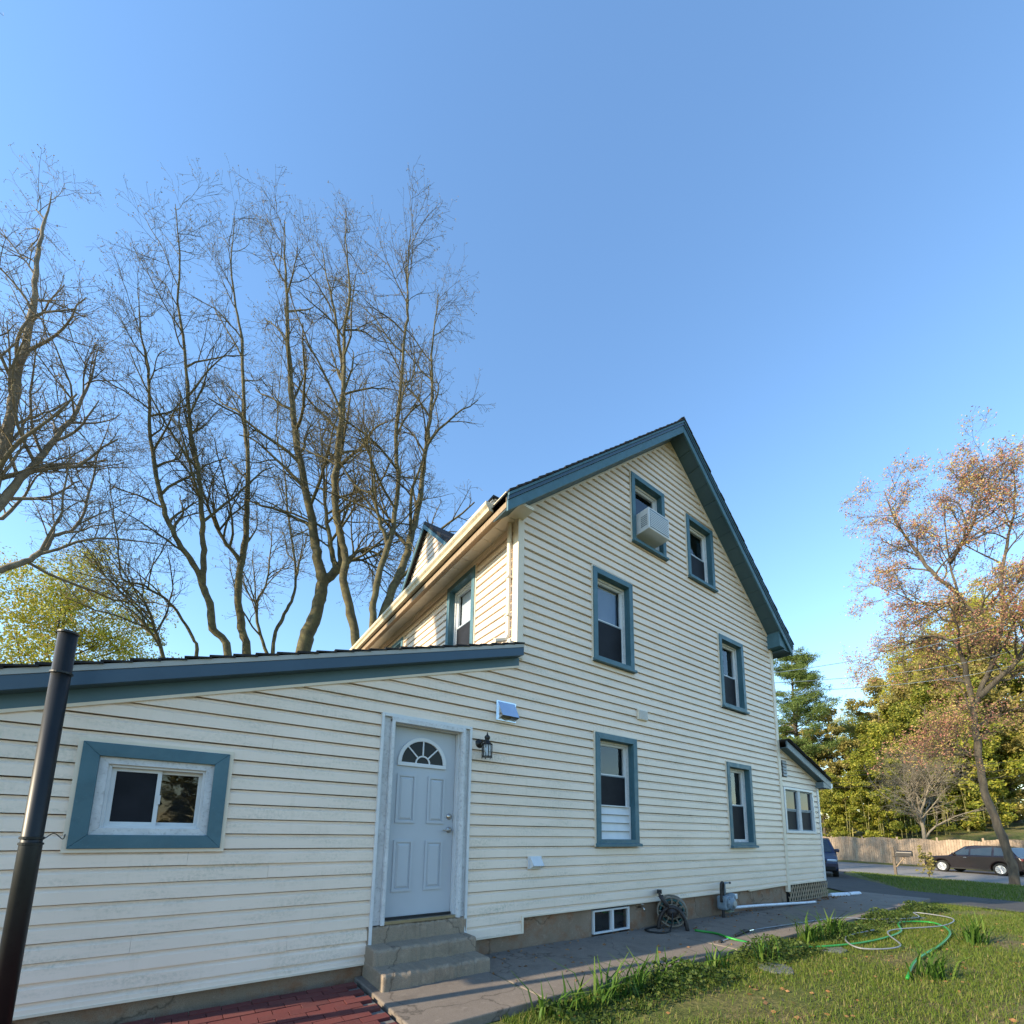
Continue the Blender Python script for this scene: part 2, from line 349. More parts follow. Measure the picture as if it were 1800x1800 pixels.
strip('road', [(29.4 - .25 * 90, -90), (29.4, 0), (29.4 + .25 * 120, 120)], [(40.1 - .25 * 90, -90), (40.1, 0), (40.1 + .25 * 120, 120)], 60, 9, M['road'], .02)
strip('driveway', [(12.75, -12), (12.7, -1.6), (12.9, .2), (14.6, 1.6), (16.6, 3.9), (21, 7.2), (31.2, 10.6)],
      [(16.3, -12), (16.3, -2), (16.6, .1), (18.6, 1.0), (21.5, 2.6), (25.5, 4.6), (30.6, 6.2)], 60, 12, M['asphalt'], .03)

# concrete path: one slab after another
path = MB().box(-.09, 12.5, -1.36, .02, -.75, -.475).build('path', M['found']); tag(path, kind='structure')
rng = random.Random(5)
edges = [-.10, 1.06, 2.58, 4.1, 5.62, 7.14, 8.66, 10.18, 11.5, 12.62]
for i in range(len(edges) - 1):
    a, b = edges[i] + .005, edges[i + 1] - .005; dz = rng.uniform(-.004, .004); t = rng.uniform(-.004, .004)
    yo = -1.40 + rng.uniform(-.012, .012)
    MB().hexa([(a, yo, -.60), (b, yo, -.60), (b, .02, -.60), (a, .02, -.60), (a, yo, -.45 + dz), (b, yo, -.45 + dz + t), (b, .02, -.45 + dz + t), (a, .02, -.45 + dz)]).build('slab', M['slab'], path, bevel=.012)
# red paver patio beside the steps
patio = MB().box(-4.2, -.12, -2.6, -.1, -.56, -.478).build('patio', M['mortar']); tag(patio, kind='structure')
bm0 = MB().box(-.0995, .0995, -.0485, .0485, -.055, 0).mesh('brick'); bm0.materials.append(M['brick'])
nb = 0
for r in range(12):
    for c in range(14):
        x = -.24 - c * .205 - (r % 2) * .10; y = -.17 - r * .102
        if nb >= 290: break
        o = link('brick', bm0, None, patio); nb += 1
        o.location = (x, y, -.452 + rng.uniform(-.004, .004)); o.rotation_euler = (rng.uniform(-.012, .012), rng.uniform(-.012, .012), rng.uniform(-.012, .012))

# ================================================================== HOUSE
XC, XR = 1.737, 8.787
PK = 5.262
def gab(x): return 8.38 - .88 * abs(x - PK)
def lean(x): return 1.711 + .307 * (x + 2.526)
XA = -3.4
house = thing('house', 'cream vinyl-sided house with slate blue window trim and rear lean-to', 'house', (3.0, 0.3, -.5))
EXP = .125
def prof(t):
    return float(np.interp(t, [0, .66, .82, .938, 1.0], [.027, .023, .002, .0, -.06]))
def frame_facade(s, o, z): return (s, -o, z)
def frame_left(s, o, z): return (XC - o, s, z)
rb = random.Random(11)
def board_piece(mb, fr, xa, xb, za, zb, k, lift, t0=0, t1=0):
    """xa, xb: functions of z; course k"""
    if zb - za < .004: return
    b0 = k * EXP; zs = [za] + [z for z in (b0 + .66 * EXP, b0 + .82 * EXP, b0 + .938 * EXP) if za + .002 < z < zb - .002] + [zb]
    pts = [(-.020, za + .002), (.016, za + .002)] + [(prof(min(1, (z - b0) / EXP)) + lift, z) for z in zs] + ([(-.062, zb + .03)] if zb > (k + 1) * EXP - .001 else [])
    V = [fr(xa(z), o, z + t0) for o, z in pts] + [fr(xb(z), o, z + t1) for o, z in pts]; n = len(pts)
    Fs = [(i, n + i, n + i + 1, i + 1) for i in range(n - 1)] + [tuple(range(n)), tuple(range(2 * n - 1, n - 1, -1))]
    mb.add(V, Fs)
def siding(parent, fr, zlo, zhi, xL, xR, openings, seams=True, mat='siding'):
    k0, k1 = math.floor(zlo / EXP + 1e-6), math.ceil(zhi / EXP - 1e-6)
    for k in range(k0, k1):
        za, zb = max(k * EXP, zlo), min((k + 1) * EXP + .002, zhi)
        if zb - za < .006: continue
        lo = min(xL(za), xL(zb)); hi = max(xR(za), xR(zb))
        if max(xR(za), xR(zb)) - min(xL(za), xL(zb)) < .03: continue
        cuts = sorted([op for op in openings if op[2] < zb - .002 and op[3] > za + .002 and op[0] < hi and op[1] > lo])
        segs = []; cur = None; partial = []
        for op in cuts:
            segs.append((cur, op[0])); cur = op[1]
            if op[3] < zb - .002: partial.append((op[0], op[1], op[3], zb))
            if op[2] > za + .002: partial.append((op[0], op[1], za, op[2]))
        segs.append((cur, None))
        objs = []
        for a, b in segs:
            fa = xL if a is None else (lambda z, a=a: a); fb = xR if b is None else (lambda z, b=b: b)
            m0 = (za + zb) / 2
            if fb(m0) - fa(m0) < .012: continue
            sp = []
            if seams and fb(m0) - fa(m0) > 2.4 and rb.random() < .6: sp = [fa(m0) + (fb(m0) - fa(m0)) * rb.uniform(.2, .8)]
            ends = [fa] + sp + [fb]
            for i in range(len(ends) - 1):
                p, q = ends[i], ends[i + 1]
                fp = p if callable(p) else (lambda z, p=p: p + .0007); fq = q if callable(q) else (lambda z, q=q: q - .0007)
                mb = MB(); board_piece(mb, fr, fp, fq, za, zb, k, rb.uniform(0, .003), rb.gauss(0, .0012), rb.gauss(0, .0012)); objs.append([fq(m0), mb])
        for (a, b, z0, z1) in partial:
            tgt = [o for o in objs if abs(o[0] - a) < .03]
            mb = tgt[-1][1] if tgt else MB()
            board_piece(mb, fr, lambda z: a, lambda z: b, z0, z1, k, .001)
            if not tgt: objs.append([a, mb])
        for _, mb in objs:
            if mb.v: mb.build('siding_board', M[mat], parent)

# openings on the facade: x0, x1, z0, z1 (outer edge of casing)
WIN = {'lw': (-2.197, -1.285, .757, 1.535), 'um': (3.108, 4.015, 3.452, 4.964), 'lm': (3.116, 4.02, .748, 2.369), 'rl': (6.615, 7.512, .704, 2.294),
       'ru': (6.60, 7.502, 3.365, 4.85), 'at': (5.668, 6.578, 5.716, 7.04), 'ac': (4.068, 4.984, 5.778, 7.10)}
openings = [(a + .004, b - .004, c + .004, d - .004) for a, b, c, d in WIN.values()]
DOOR = (0.0, 1.078, -.34, 2.13)
openings.append((DOOR[0] + .004, DOOR[1] - .004, DOOR[2], DOOR[3] - .004))
openings.append((1.842, XR + .001, -.5, -.082)); openings.append((1.07, 1.85, -.5, -.258))

# interior block (keeps light out; the dark rooms seen through the panes)
wb = MB()
wb.prism([(XC + .32, .32, -.6), (XR - .02, .32, -.6), (XR - .02, .32, gab(XR) - .05), (PK, .32, gab(PK) - .08), (XC + .32, .32, gab(XC + .32) - .08)], (0, 8.9, 0))
facade = wb.build('wall', M['dark'], house); facade['label'] = 'tall shaded gable wall with even cream siding boards'
def xl_f(z):
    if z < lean(XA): return XA
    if z < 3.02: return (z - 1.711) / .307 - 2.526
    if z < gab(XC): return XC + .0
    return PK - (8.38 - z) / .88
def xr_f(z): return XR if z < gab(XR) else PK + (8.38 - z) / .88
siding(facade, frame_facade, -.335, 8.33, xl_f, xr_f, openings)
# lean-to block and foundations
lw_ = MB(); lw_.prism([(XA + .02, .32, -.6), (XC + .01, .32, -.6), (XC + .01, .32, lean(XC) + .05), (XA + .02, .32, lean(XA) + .05)], (0, 7.4, 0))
leanw = lw_.build('wall', M['dark'], house); leanw['label'] = 'low lean-to body behind the door'
MB().box(XA, XA + .03, -.01, .34, -.5, lean(XA) + .1).build('corner_post', M['cream'], house)
fd = MB(); fd.box(XA, -.02, .028, .30, -.62, -.30); fd.box(1.07, 3.07, .028, .30, -.62, -.05); fd.box(3.825, XR, .028, .30, -.62, -.05); fd.box(3.07, 3.825, .20, .30, -.62, -.05)
fd.build('foundation', M['found'], house, bevel=.008)
rr = random.Random(3)
# ragged sheathing edge showing between foundation and siding
MB().box(1.86, 6.1, .0, .03, -.098, -.07).build('sill_board', M['wood'], house)
MB().hexa([(7.2, -.03, -.115), (8.7, -.03, -.085), (8.7, .0, -.085), (7.2, .0, -.115), (7.2, -.03, -.085), (8.7, -.03, -.04), (8.7, .0, -.04), (7.2, .0, -.085)]).build('sill_board', M['cream'], house)
# starter strips under the siding
for a, b, z in ((XA, -.02, -.342), (1.085, 1.845, -.268), (1.842, XR, -.088)):
    MB().box(a, b, -.038, .004, z, z + .016).build('starter_strip', M['cream'], house)
MB().box(1.838, 1.862, -.040, .004, -.268, -.07).build('starter_strip', M['cream'], house)
# corner posts
cp = MB(); cp.box(XC - .040, XC + .062, -.042, .0, 3.14, gab(XC) - .03); cp.box(XC - .042, XC, -.0, .08, 3.14, gab(XC) - .03); cp.build('corner_post', M['cream'], house, bevel=.004)
cp = MB(); cp.box(XR - .055, XR + .055, -.042, .02, -.22, 5.22); cp.build('corner_post', M['cream'], house, bevel=.004)
# return wall above the lean-to, facing the garden side
RW = [(1.08, 1.99, 3.5, 5.0), (3.95, 4.86, 3.5, 4.86)]
ret = MB().box(XC + .26, XC + .30, .32, 8.8, 2.6, 5.15).build('wall', M['dark'], house); ret['label'] = 'sunlit cream side wall above the lean-to roof'
siding(ret, frame_left, 2.95, 5.12, lambda z: .085, lambda z: 8.8, [(a + .004, b - .004, c + .004, d - .004) for a, b, c, d in RW])

# ---- lean-to roof edge
def rake_run(name, mat, xa, xb, f, d0, d1, y0, y1, bev=0): return MB().sbox(xa, xb, f, d0, d1, y0, y1).build(name, mat, house, bevel=bev)
xe = XA - .35
rake_run('rake_trim', M['cream'], XA, XC - .0, lean, -.008, .018, -.044, .0)
rake_run('frieze_board', M['frieze'], XA, XC + .005, lean, .018, .125, -.036, .0)
rake_run('rake_soffit', M['soffit'], xe, XC - .02, lean, .124, .145, -.135, .01)
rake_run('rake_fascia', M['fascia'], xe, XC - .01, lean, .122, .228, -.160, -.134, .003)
rake_run('drip_edge', M['drip'], xe, XC - .012, lean, .229, .272, -.166, -.13)
MB().sbox(xe, XC - .02, lean, .16, .262, -.133, 7.4).build('roof_deck', M['wood'], house)
roof1 = MB().sbox(xe, XC - .02, lean, .263, .272, -.13, 7.4).build('roof', M['shingle'], house); roof1['label'] = 'dark shingled lean-to roof seen edge-on'
n = 34; st = (XC - .015 - (xe - .03)) / n
for i in range(n):
    xa = xe - .03 + i * st; xb = xa + st * 1.12
    y0 = -.180 + rr.uniform(-.005, .005); f = lambda x, xa=xa: lean(xa) + (x - xa) * (.307 - .11)
    MB().sbox(xa, min(xb, XC - .012), f, .286 + rr.uniform(0, .004), .300 + rr.uniform(0, .006), y0, 7.4).build('shingle_course', M['shingle'], roof1)
MB().box(XC - .1, XC - .03, .02, 8, 2.98 + .27, 3.38).build('flashing', M['drip'], house)

# ---- main gable roof
def gl(x): return 8.38 - .88 * (PK - x)
def gr(x): return 8.38 - .88 * (x - PK)
EL, ER = XC - .42, XR + .37
for f, xa, xb, side in ((gl, EL, PK, 'l'), (gr, PK, ER, 'r')):
    MB().sbox(xa, xb, f, .03, .205, -.30, 9.3).build('roof_deck', M['wood'], house)
    rf = MB().sbox(xa - .03, xb + .03 if side == 'r' else xb, f, .206, .215, -.33, 9.3).build('roof', M['shingle'], house); rf['label'] = 'dark shingled main roof slope'
    # plank soffit under the overhang
    m = 15; dx = (xb - xa) / m
    for i in range(m):
        MB().sbox(xa + i * dx + .004, xa + (i + 1) * dx - .004, f, .0, .028, -.302, -.002).build('soffit_panel', M['soffit'], house)
    MB().sbox(xa, xb, f, .016, .030, -.30, -.0).build('soffit_backing', M['dark'], house)
    MB().sbox(xa, xb, f, -.035, .11, -.335, -.304).build('rake_fascia', M['blue'], house, bevel=.004)
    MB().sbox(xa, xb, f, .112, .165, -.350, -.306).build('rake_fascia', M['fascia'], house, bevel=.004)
    MB().sbox(xa, xb, f, .166, .204, -.362, -.31).build('drip_edge', M['blue'], house)
    m = 34; dx = (xb - xa) / m
    for i in range(m):
        a, b = xa + i * dx - (.0 if side == 'l' else dx * .12), xa + (i + 1) * dx + (dx * .12 if side == 'l' else 0)
        if i == m - 1 and side == 'l': b = PK + .01
        if i == 0 and side == 'r': a = PK - .01
        c0 = a if side == 'l' else b; sl = .88 - .13 if side == 'l' else -.88 + .13
        g = lambda x, c0=c0, sl=sl, f=f: f(c0) + (x - c0) * sl
        MB().sbox(a, b, g, .222, .242 + rr.uniform(0, .01), -.375 + rr.uniform(-.006, .006), 9.3).build('shingle_course', M['shingle'], rf)
MB().sbox(PK - .1, PK, gl, .26, .285, -.36, 9.3).build('ridge_cap', M['shingle'], house); MB().sbox(PK, PK + .1, gr, .26, .285, -.36, 9.3).build('ridge_cap', M['shingle'], house)
# rake J-trim where siding meets the soffit
MB().sbox(XC, PK, gl, -.035, -.004, -.040, -.001).build('rake_trim', M['cream'], house); MB().sbox(PK, XR, gr, -.035, -.004, -.040, -.001).build('rake_trim', M['cream'], house)
# boxed eave end on the street side, eave soffit and gutter
MB().prism([(8.66, -.29, 5.06), (9.10, -.29, 5.02), (9.10, -.29, 5.10), (8.66, -.29, 5.46)], (0, .288, 0)).build('eave_box', M['blue'], house, bevel=.006)
MB().box(XR + .03, ER, -.30, 9, 4.99, 5.02).build('eave_soffit', M['soffit'], house)
MB().box(ER - .005, ER + .03, -.3, 9.2, 4.99, 5.13).build('eave_fascia', M['white'], house)
MB().prism([(ER + .03, -.32, 5.02), (ER + .12, -.32, 5.06), (ER + .12, -.32, 5.15), (ER + .03, -.32, 5.15)], (0, 9.5, 0)).build('gutter', M['white'], house)
# garden-side eave: fascia, gutter, plank soffit, downspout
for i in range(30):
    MB().box(EL + .03, XC + .04, -.28 + i * .3 + .004, -.28 + (i + 1) * .3 - .004, 5.12, 5.135).build('soffit_panel', M['soffit_l'], house)
MB().box(EL + .03, XC + .04, -.28, 8.7, 5.136, 5.15).build('soffit_backing', M['soffit_l'], house)
MB().box(EL + .0, EL + .03, -.29, 8.8, 5.02, 5.17).build('eave_fascia', M['beige'], house)
MB().box(XC - .03, XC + .02, .0, 8.8, 5.06, 5.12).build('frieze_board', M['cream'], house)
MB().prism([(EL - .115, 0, 5.17), (EL - .115, 0, 5.12), (EL - .085, 0, 5.09), (EL - .07, 0, 5.05), (EL - .002, 0, 5.05), (EL - .002, 0, 5.17)], (0, 8.85, 0)).build('gutter', M['beige'], house)
ds = MB(); ds.tube([(XC - .075, .12, 5.12), (XC - .075, .12, 4.6), (XC - .075, .12, 3.5), (XC - .11, .12, 3.42), (XC - .28, .12, 3.36)], .033, 6)
ds.build('downspout', M['cream'], house)
for z in (4.3, 3.75): MB().box(XC - .112, XC - .02, .08, .16, z, z + .025).build('downspout_strap', M['cream'], house)

# ---- dormers on the garden-side slope
MB().prism([(2.1, 2.15, 5.5), (2.1, 5.5, 5.5), (2.1, 5.5, 5.85), (2.1, 3.82, 7.42), (2.1, 2.15, 5.85)], (2.2, 0, 0)).build('dormer', M['cream'], house)['label'] = 'gabled cream dormer on the main roof'
dm = [o for o in house.children if o.name.startswith('dormer')][0]
fr_d = lambda s, o, z: (2.095 - o, s, z)
siding(dm, fr_d, 5.5, 7.40, lambda z: 2.15 if z < 5.85 else 3.82 - (7.42 - z) / .94, lambda z: 5.5 if z < 5.85 else 3.82 + (7.42 - z) / .94, [], False)
for sgn in (-1, 1):
    p = [(1.98, 3.82, 7.44), (1.98, 3.82 + sgn * 1.85, 7.44 - 1.85 * .94), (1.98, 3.82 + sgn * 1.85, 7.52 - 1.85 * .94), (1.98, 3.82, 7.54)]
    MB().prism(p, (2.6, 0, 0)).build('dormer_roof', M['shingle'], dm)
    p = [(1.955, 3.82, 7.36), (1.955, 3.82 + sgn * 1.8, 7.36 - 1.8 * .94), (1.955, 3.82 + sgn * 1.8, 7.455 - 1.8 * .94), (1.955, 3.82, 7.455)]
    MB().prism(p, (.024, 0, 0)).build('dormer_fascia', M['blue'], dm)
MB().box(2.75, 5.0, 2.25, 3.7, 5.6, 7.42).build('dormer', M['cream'], house)['label'] = 'taller boxy dormer behind the gabled one'
dm2 = [o for o in house.children if o.name.startswith('dormer') and o.get('label', '').startswith('taller')][0]
siding(dm2, lambda s, o, z: (s, 2.245 - o, z), 6.1, 7.41, lambda z: 2.75, lambda z: 5.0, [], False)
siding(dm2, lambda s, o, z: (2.745 - o, s, z), 6.1, 7.41, lambda z: 2.25, lambda z: 3.7, [], False)
MB().box(2.70, 5.1, 2.2, 3.75, 7.41, 7.46).build('dormer_roof', M['shingle'], dm2)

# ---- front porch
PX = 10.66
def por(x): return 2.93 - .335 * (x - XR)
porch = MB().prism([(XR + .02, .3, -.1), (PX, .3, -.1), (PX, .3, por(PX) - .08), (XR + .02, .3, por(XR) - .08)], (0, 6.5, 0)).build('wall', M['dark'], house); porch['label'] = 'low enclosed porch at the street end'
PW = (8.885, 10.36, .985, 1.985)
siding(porch, frame_facade, -.06, 2.86, lambda z: XR + .055, lambda z: PX - .03 if z < por(PX) - .1 else XR + (2.83 - z) / .335, [(PW[0] + .004, PW[1] - .004, PW[2] + .004, PW[3] - .004)], False)
MB().box(PX - .045, PX + .02, -.042, .05, -.08, por(PX) - .06).build('corner_post', M['white'], house, bevel=.004)
MB().box(PX - .01, PX + .005, .05, 6.8, -.08, por(PX) - .1).build('wall_panel', M['siding'], house)
MB().box(XR + .06, PX, -.041, .0, -.085, -.058).build('starter_strip', M['cream'], house)
rake_run('rake_fascia', M['porchtrim'], XR + .05, PX + .33, por, -.11, .05, -.20, -.17, .004)
rake_run('rake_soffit', M['soffit'], XR + .05, PX + .3, por, -.10, -.085, -.17, .0)
rake_run('rake_trim', M['cream'], XR + .05, PX, por, -.125, -.10, -.042, .0)
MB().prism([(PX - .08, -.195, por(PX) - .10), (PX - .08, -.195, por(PX + .3) - .14), (PX + .30, -.195, por(PX + .3) - .14), (PX + .30, -.195, por(PX + .3) - .10)], (0, .19, 0)).build('eave_box', M['porchtrim'], house)
proof = rake_run('roof', M['shingle'], XR + .05, PX + .36, por, .052, .075, -.23, 6.9); proof['label'] = 'porch roof of dark shingles'
for i in range(12):
    a = XR + .06 + i * .175
    MB().sbox(a - .02, a + .175, lambda x, a=a: por(a + .175) + (x - a - .175) * (-.335 + .06), .080, .098, -.25 + rr.uniform(-.01, .01), 6.9).build('shingle_course', M['shingle'], proof)
MB().prism([(PX + .34, -.2, 2.06), (PX + .43, -.2, 2.09), (PX + .43, -.2, 2.19), (PX + .34, -.2, 2.19)], (0, 7, 0)).build('gutter', M['white'], house)
# gable louvre of the porch
lv = MB().box(8.885, 9.09, -.040, .0, 2.20, 2.56).build('louvre', M['plastic_dark'], house)
for i in range(5):
    z = 2.215 + i * .068
    MB().hexa([(8.90, -.062, z), (9.075, -.062, z), (9.075, -.04, z + .01), (8.90, -.04, z + .01), (8.90, -.06, z + .012), (9.075, -.06, z + .012), (9.075, -.04, z + .062), (8.90, -.04, z + .062)]).build('louvre_slat', M['drip'], lv)
# lattice skirt
sk = MB().box(XR + .08, 10.82, .12, .16, -.62, -.09).build('lattice_skirt', M['dark'], house)
lx0, lx1, lz0, lz1 = XR + .05, 10.80, -.47, -.088
for sgn, yy in ((1, -.012), (-1, .0)):
    c = lx0 - .5
    while c < lx1 + .5:
        # line x = c + sgn*.62*(z - lz0)
        pa, pb = (c, lz0), (c + sgn * .24, lz1)
        def clip(p, q):
            (x0, z0), (x1, z1) = p, q
            if max(x0, x1) < lx0 or min(x0, x1) > lx1: return None
            pts = []
            for (xa, za, xb, zb) in ((x0, z0, x1, z1),):
                t0, t1 = 0.0, 1.0
                for lim, s in ((lx0, 1), (lx1, -1)):
                    d = (xb - xa) * s; e = (xa - lim) * s
                    if d > 0: t0 = max(t0, -e / d)
                    elif d < 0: t1 = min(t1, -e / d)
                if t1 - t0 < .05: return None
                return (xa + (xb - xa) * t0, za + (zb - za) * t0), (xa + (xb - xa) * t1, za + (zb - za) * t1)
        r = clip(pa, pb)
        if r:
            (x0, z0), (x1, z1) = r; w = .019
            MB().hexa([(x0 - w, yy, z0), (x0 + w, yy, z0), (x0 + w, yy + .01, z0), (x0 - w, yy + .01, z0), (x1 - w, yy, z1), (x1 + w, yy, z1), (x1 + w, yy + .01, z1), (x1 - w, yy + .01, z1)]).build('lattice_slat', M['lattice'], sk)
        c += .118

# ------------------------------------------------------------------ windows
def casing(mb, x0, x1, z0, z1, w, y0, y1):
    mb.prism([(x0, y0, z0), (x0 + w, y0, z0 + w), (x0 + w, y0, z1 - w), (x0, y0, z1)], (0, y1 - y0, 0))
    mb.prism([(x1 - w, y0, z0 + w), (x1, y0, z0), (x1, y0, z1), (x1 - w, y0, z1 - w)], (0, y1 - y0, 0))
    mb.prism([(x0, y0, z1), (x0 + w, y0, z1 - w), (x1 - w, y0, z1 - w), (x1, y0, z1)], (0, y1 - y0, 0))
    mb.prism([(x0 + w, y0, z0 + w), (x0, y0, z0), (x1, y0, z0), (x1 - w, y0, z0 + w)], (0, y1 - y0, 0)); return mb
def ring(mb, x0, x1, z0, z1, w, y0, y1):
    mb.box(x0, x0 + w, y0, y1, z0, z1); mb.box(x1 - w, x1, y0, y1, z0, z1); mb.box(x0 + w, x1 - w, y0, y1, z0, z0 + w); mb.box(x0 + w, x1 - w, y0, y1, z1 - w, z1); return mb
def swap(o, fr):   # re-map a facade-built mesh (x along, y in, z up) onto another wall
    for v in o.data.vertices: v.co = fr(v.co.x, -v.co.y, v.co.z)
    o.data.flip_normals()
def double_hung(key, x0, x1, z0, z1, rail=.5, blind=0.0, infill=None, label=None, fr=None, parent=house):
    made = []
    w = .088
    ob = casing(MB(), x0, x1, z0, z1, w, -.056, .012).build('window', M['blue'], parent, bevel=.004); made.append(ob)
    if label: ob['label'] = label
    def P(nm, mb, mat, bev=0):
        o = mb.build(nm, mat, ob, bevel=bev); made.append(o); return o
    P('window_channel', ring(MB(), x0 - .020, x1 + .020, z0 - .012, z1 + .020, .024, -.040, .0), M['cream'])
    P('sill', MB().hexa([(x0 - .018, -.095, z0 - .012), (x1 + .018, -.095, z0 - .012), (x1 + .018, .01, z0 - .012), (x0 - .018, .01, z0 - .012),
                        (x0 - .018, -.095, z0 + .026), (x1 + .018, -.095, z0 + .026), (x1 + .018, .01, z0 + .044), (x0 - .018, .01, z0 + .044)]), M['blue'], .003)
    ix0, ix1, iz0, iz1 = x0 + w, x1 - w, z0 + w, z1 - w
    P('jamb', ring(MB(), ix0 - .02, ix1 + .02, iz0 - .02, iz1 + .02, .022, .012, .05), M['blue'])
    P('frame', ring(MB(), ix0 - .01, ix1 + .01, iz0 - .01, iz1 + .01, .045, .050, .13), M['peel'], .003)
    P('frame', ring(MB(), ix0 + .030, ix1 - .030, iz0 + .03, iz1 - .03, .026, .075, .14), M['white'], .002)
    fx0, fx1, fz0, fz1 = ix0 + .045, ix1 - .045, iz0 + .045, iz1 - .045
    zr = fz0 + (fz1 - fz0) * rail
    if infill is not None:
        zi = infill
        n = 4; h = (zi - iz0) / n
        for i in range(n):
            za, zb = iz0 + i * h, iz0 + (i + 1) * h
            P('infill_board', MB().prism([(ix0 + .01, .026, za + .004), (ix0 + .01, .058, zb), (ix0 + .01, .10, zb), (ix0 + .01, .10, za + .004)], (ix1 - ix0 - .045, 0, 0)), M['white'])
        P('infill_trim', MB().box(ix1 - .035, ix1 - .008, .028, .10, iz0, zi + .012).box(ix0 + .01, ix1 - .035, .024, .10, zi, zi + .014), M['white'])
        fz0 = zi + .02; zr = fz0 + (fz1 - fz0) * .5
    P('sash', ring(MB(), fx0, fx1, zr - .018, fz1 + .01, .03, .085, .115), M['white'], .002)
    P('pane', MB().box(fx0 + .03, fx1 - .03, .099, .103, zr + .012, fz1 - .02), M['glass'])
    P('sash', ring(MB(), fx0, fx1, fz0 - .01, zr + .014, .03, .117, .145), M['white'], .002)
    P('screen', MB().box(fx0 + .004, fx1 - .004, .088, .092, fz0 - .005, zr - .018), M['screen'])
    P('screen_frame', ring(MB(), fx0 - .004, fx1 + .004, fz0 - .012, zr - .006, .016, .082, .098), M['meter'])
    P('pane', MB().box(fx0 + .03, fx1 - .03, .129, .133, fz0 + .02, zr - .016), M['glass'])
    if blind:
        zt, zb = fz1 - .02, fz1 - .02 - (fz1 - zr) * blind
        k = 0; z = zt - .02
        P('blind_rail', MB().box(fx0 + .035, fx1 - .035, .150, .175, zt - .02, zt + .01), M['blind'])
        mb = MB()
        while z > zb:
            mb.hexa([(fx0 + .037, .154, z - .021), (fx1 - .037, .154, z - .021), (fx1 - .037, .157, z - .021), (fx0 + .037, .157, z - .021), (fx0 + .037, .149, z), (fx1 - .037, .149, z), (fx1 - .037, .152, z + .001), (fx0 + .037, .152, z + .001)])
            z -= .024
        o = P('blind', mb, M['blind'] if fr else M['blind_skytint']); o['kind'] = 'stuff'
    if fr:
        for o in made: swap(o, fr)
    return ob
W = WIN
double_hung('um', *W['um'], .50, .97, label='second floor window with a lowered white blind')
double_hung('lm', *W['lm'], .5, infill=1.313, label='ground floor window with white boards filling its lower part')
double_hung('rl', *W['rl'], .5, label='ground floor window nearest the gas meter')
double_hung('ru', *W['ru'], .5, label='second floor window near the street corner')
double_hung('at', *W['at'], .5, label='attic window beside the sloping roof edge')
double_hung('ac', *W['ac'], .5, label='attic window holding the air conditioner')
double_hung('r1', *RW[0], .52, .9, label='sunlit window beside the downspout', fr=frame_left)
double_hung('r2', *RW[1], .52, label='window low behind the lean-to roof', fr=frame_left)
# dark rooms behind side-wall windows come from the house block; porch pair
pw = ring(MB(), PW[0], PW[1], PW[2], PW[3], .055, -.046, .01).build('window', M['white'], house, bevel=.004); pw['label'] = 'pair of white-framed porch windows'
MB().box((PW[0] + PW[1]) / 2 - .06, (PW[0] + PW[1]) / 2 + .06, -.03, .02, PW[2] + .055, PW[3] - .055).build('mullion', M['peel'], pw)
for a, b in ((PW[0] + .055, (PW[0] + PW[1]) / 2 - .06), ((PW[0] + PW[1]) / 2 + .06, PW[1] - .055)):
    zm = PW[2] + .52
    ring(MB(), a, b, zm - .015, PW[3] - .055, .028, .0, .03).build('sash', M['meter'], pw); MB().box(a + .028, b - .028, .012, .016, zm, PW[3] - .08).build('pane', M['fanglass'], pw)
    ring(MB(), a, b, PW[2] + .055, zm - .015, .028, .01, .04).build('sash', M['meter'], pw); MB().box(a + .028, b - .028, .022, .026, PW[2] + .08, zm - .04).build('pane', M['screen'], pw)
# slider in the lean-to
x0, x1, z0, z1 = W['lw']
sw = casing(MB(), x0, x1, z0, z1, .100, -.056, .012).build('window', M['blue'], house, bevel=.004); sw['label'] = 'wide sliding window with broad blue trim by the black pipe'
ring(MB(), x0 - .028, x1 + .028, z0 - .028, z1 + .026, .03, -.040, .0).build('window_channel', M['cream'], sw)
casing(MB(), x0 + .098, x1 - .098, z0 + .098, z1 - .098, .055, -.030, .03).build('frame', M['peel'], sw, bevel=.003)
ring(MB(), x0 + .150, x1 - .150, z0 + .150, z1 - .150, .022, -.005, .09).build('frame', M['white'], sw, bevel=.002)
gx0, gx1, gz0, gz1 = x0 + .170, x1 - .170, z0 + .17, z1 - .17; gm = -1.735
ring(MB(), gx0, gm + .012, gz0, gz1, .028, .03, .05).build('sash', M['white'], sw, bevel=.002)
MB().box(gx0 + .026, gm - .014, .036, .040, gz0 + .026, gz1 - .026).build('screen', M['screen'], sw)
ring(MB(), gm - .02, gx1, gz0, gz1, .028, .056, .08).build('sash', M['white'], sw, bevel=.002)
MB().box(gm + .006, gx1 - .026, .066, .070, gz0 + .026, gz1 - .026).build('pane', M['glass'], sw)
MB().box(gm + .004, gm + .02, .02, .032, gz0 + .17, gz0 + .24).build('latch', M['white'], sw)
MB().box(gx0 - .02, gx1 + .02, .2, .25, gz0 - .05, gz1 + .05).build('room_shade', M['dark'], sw)
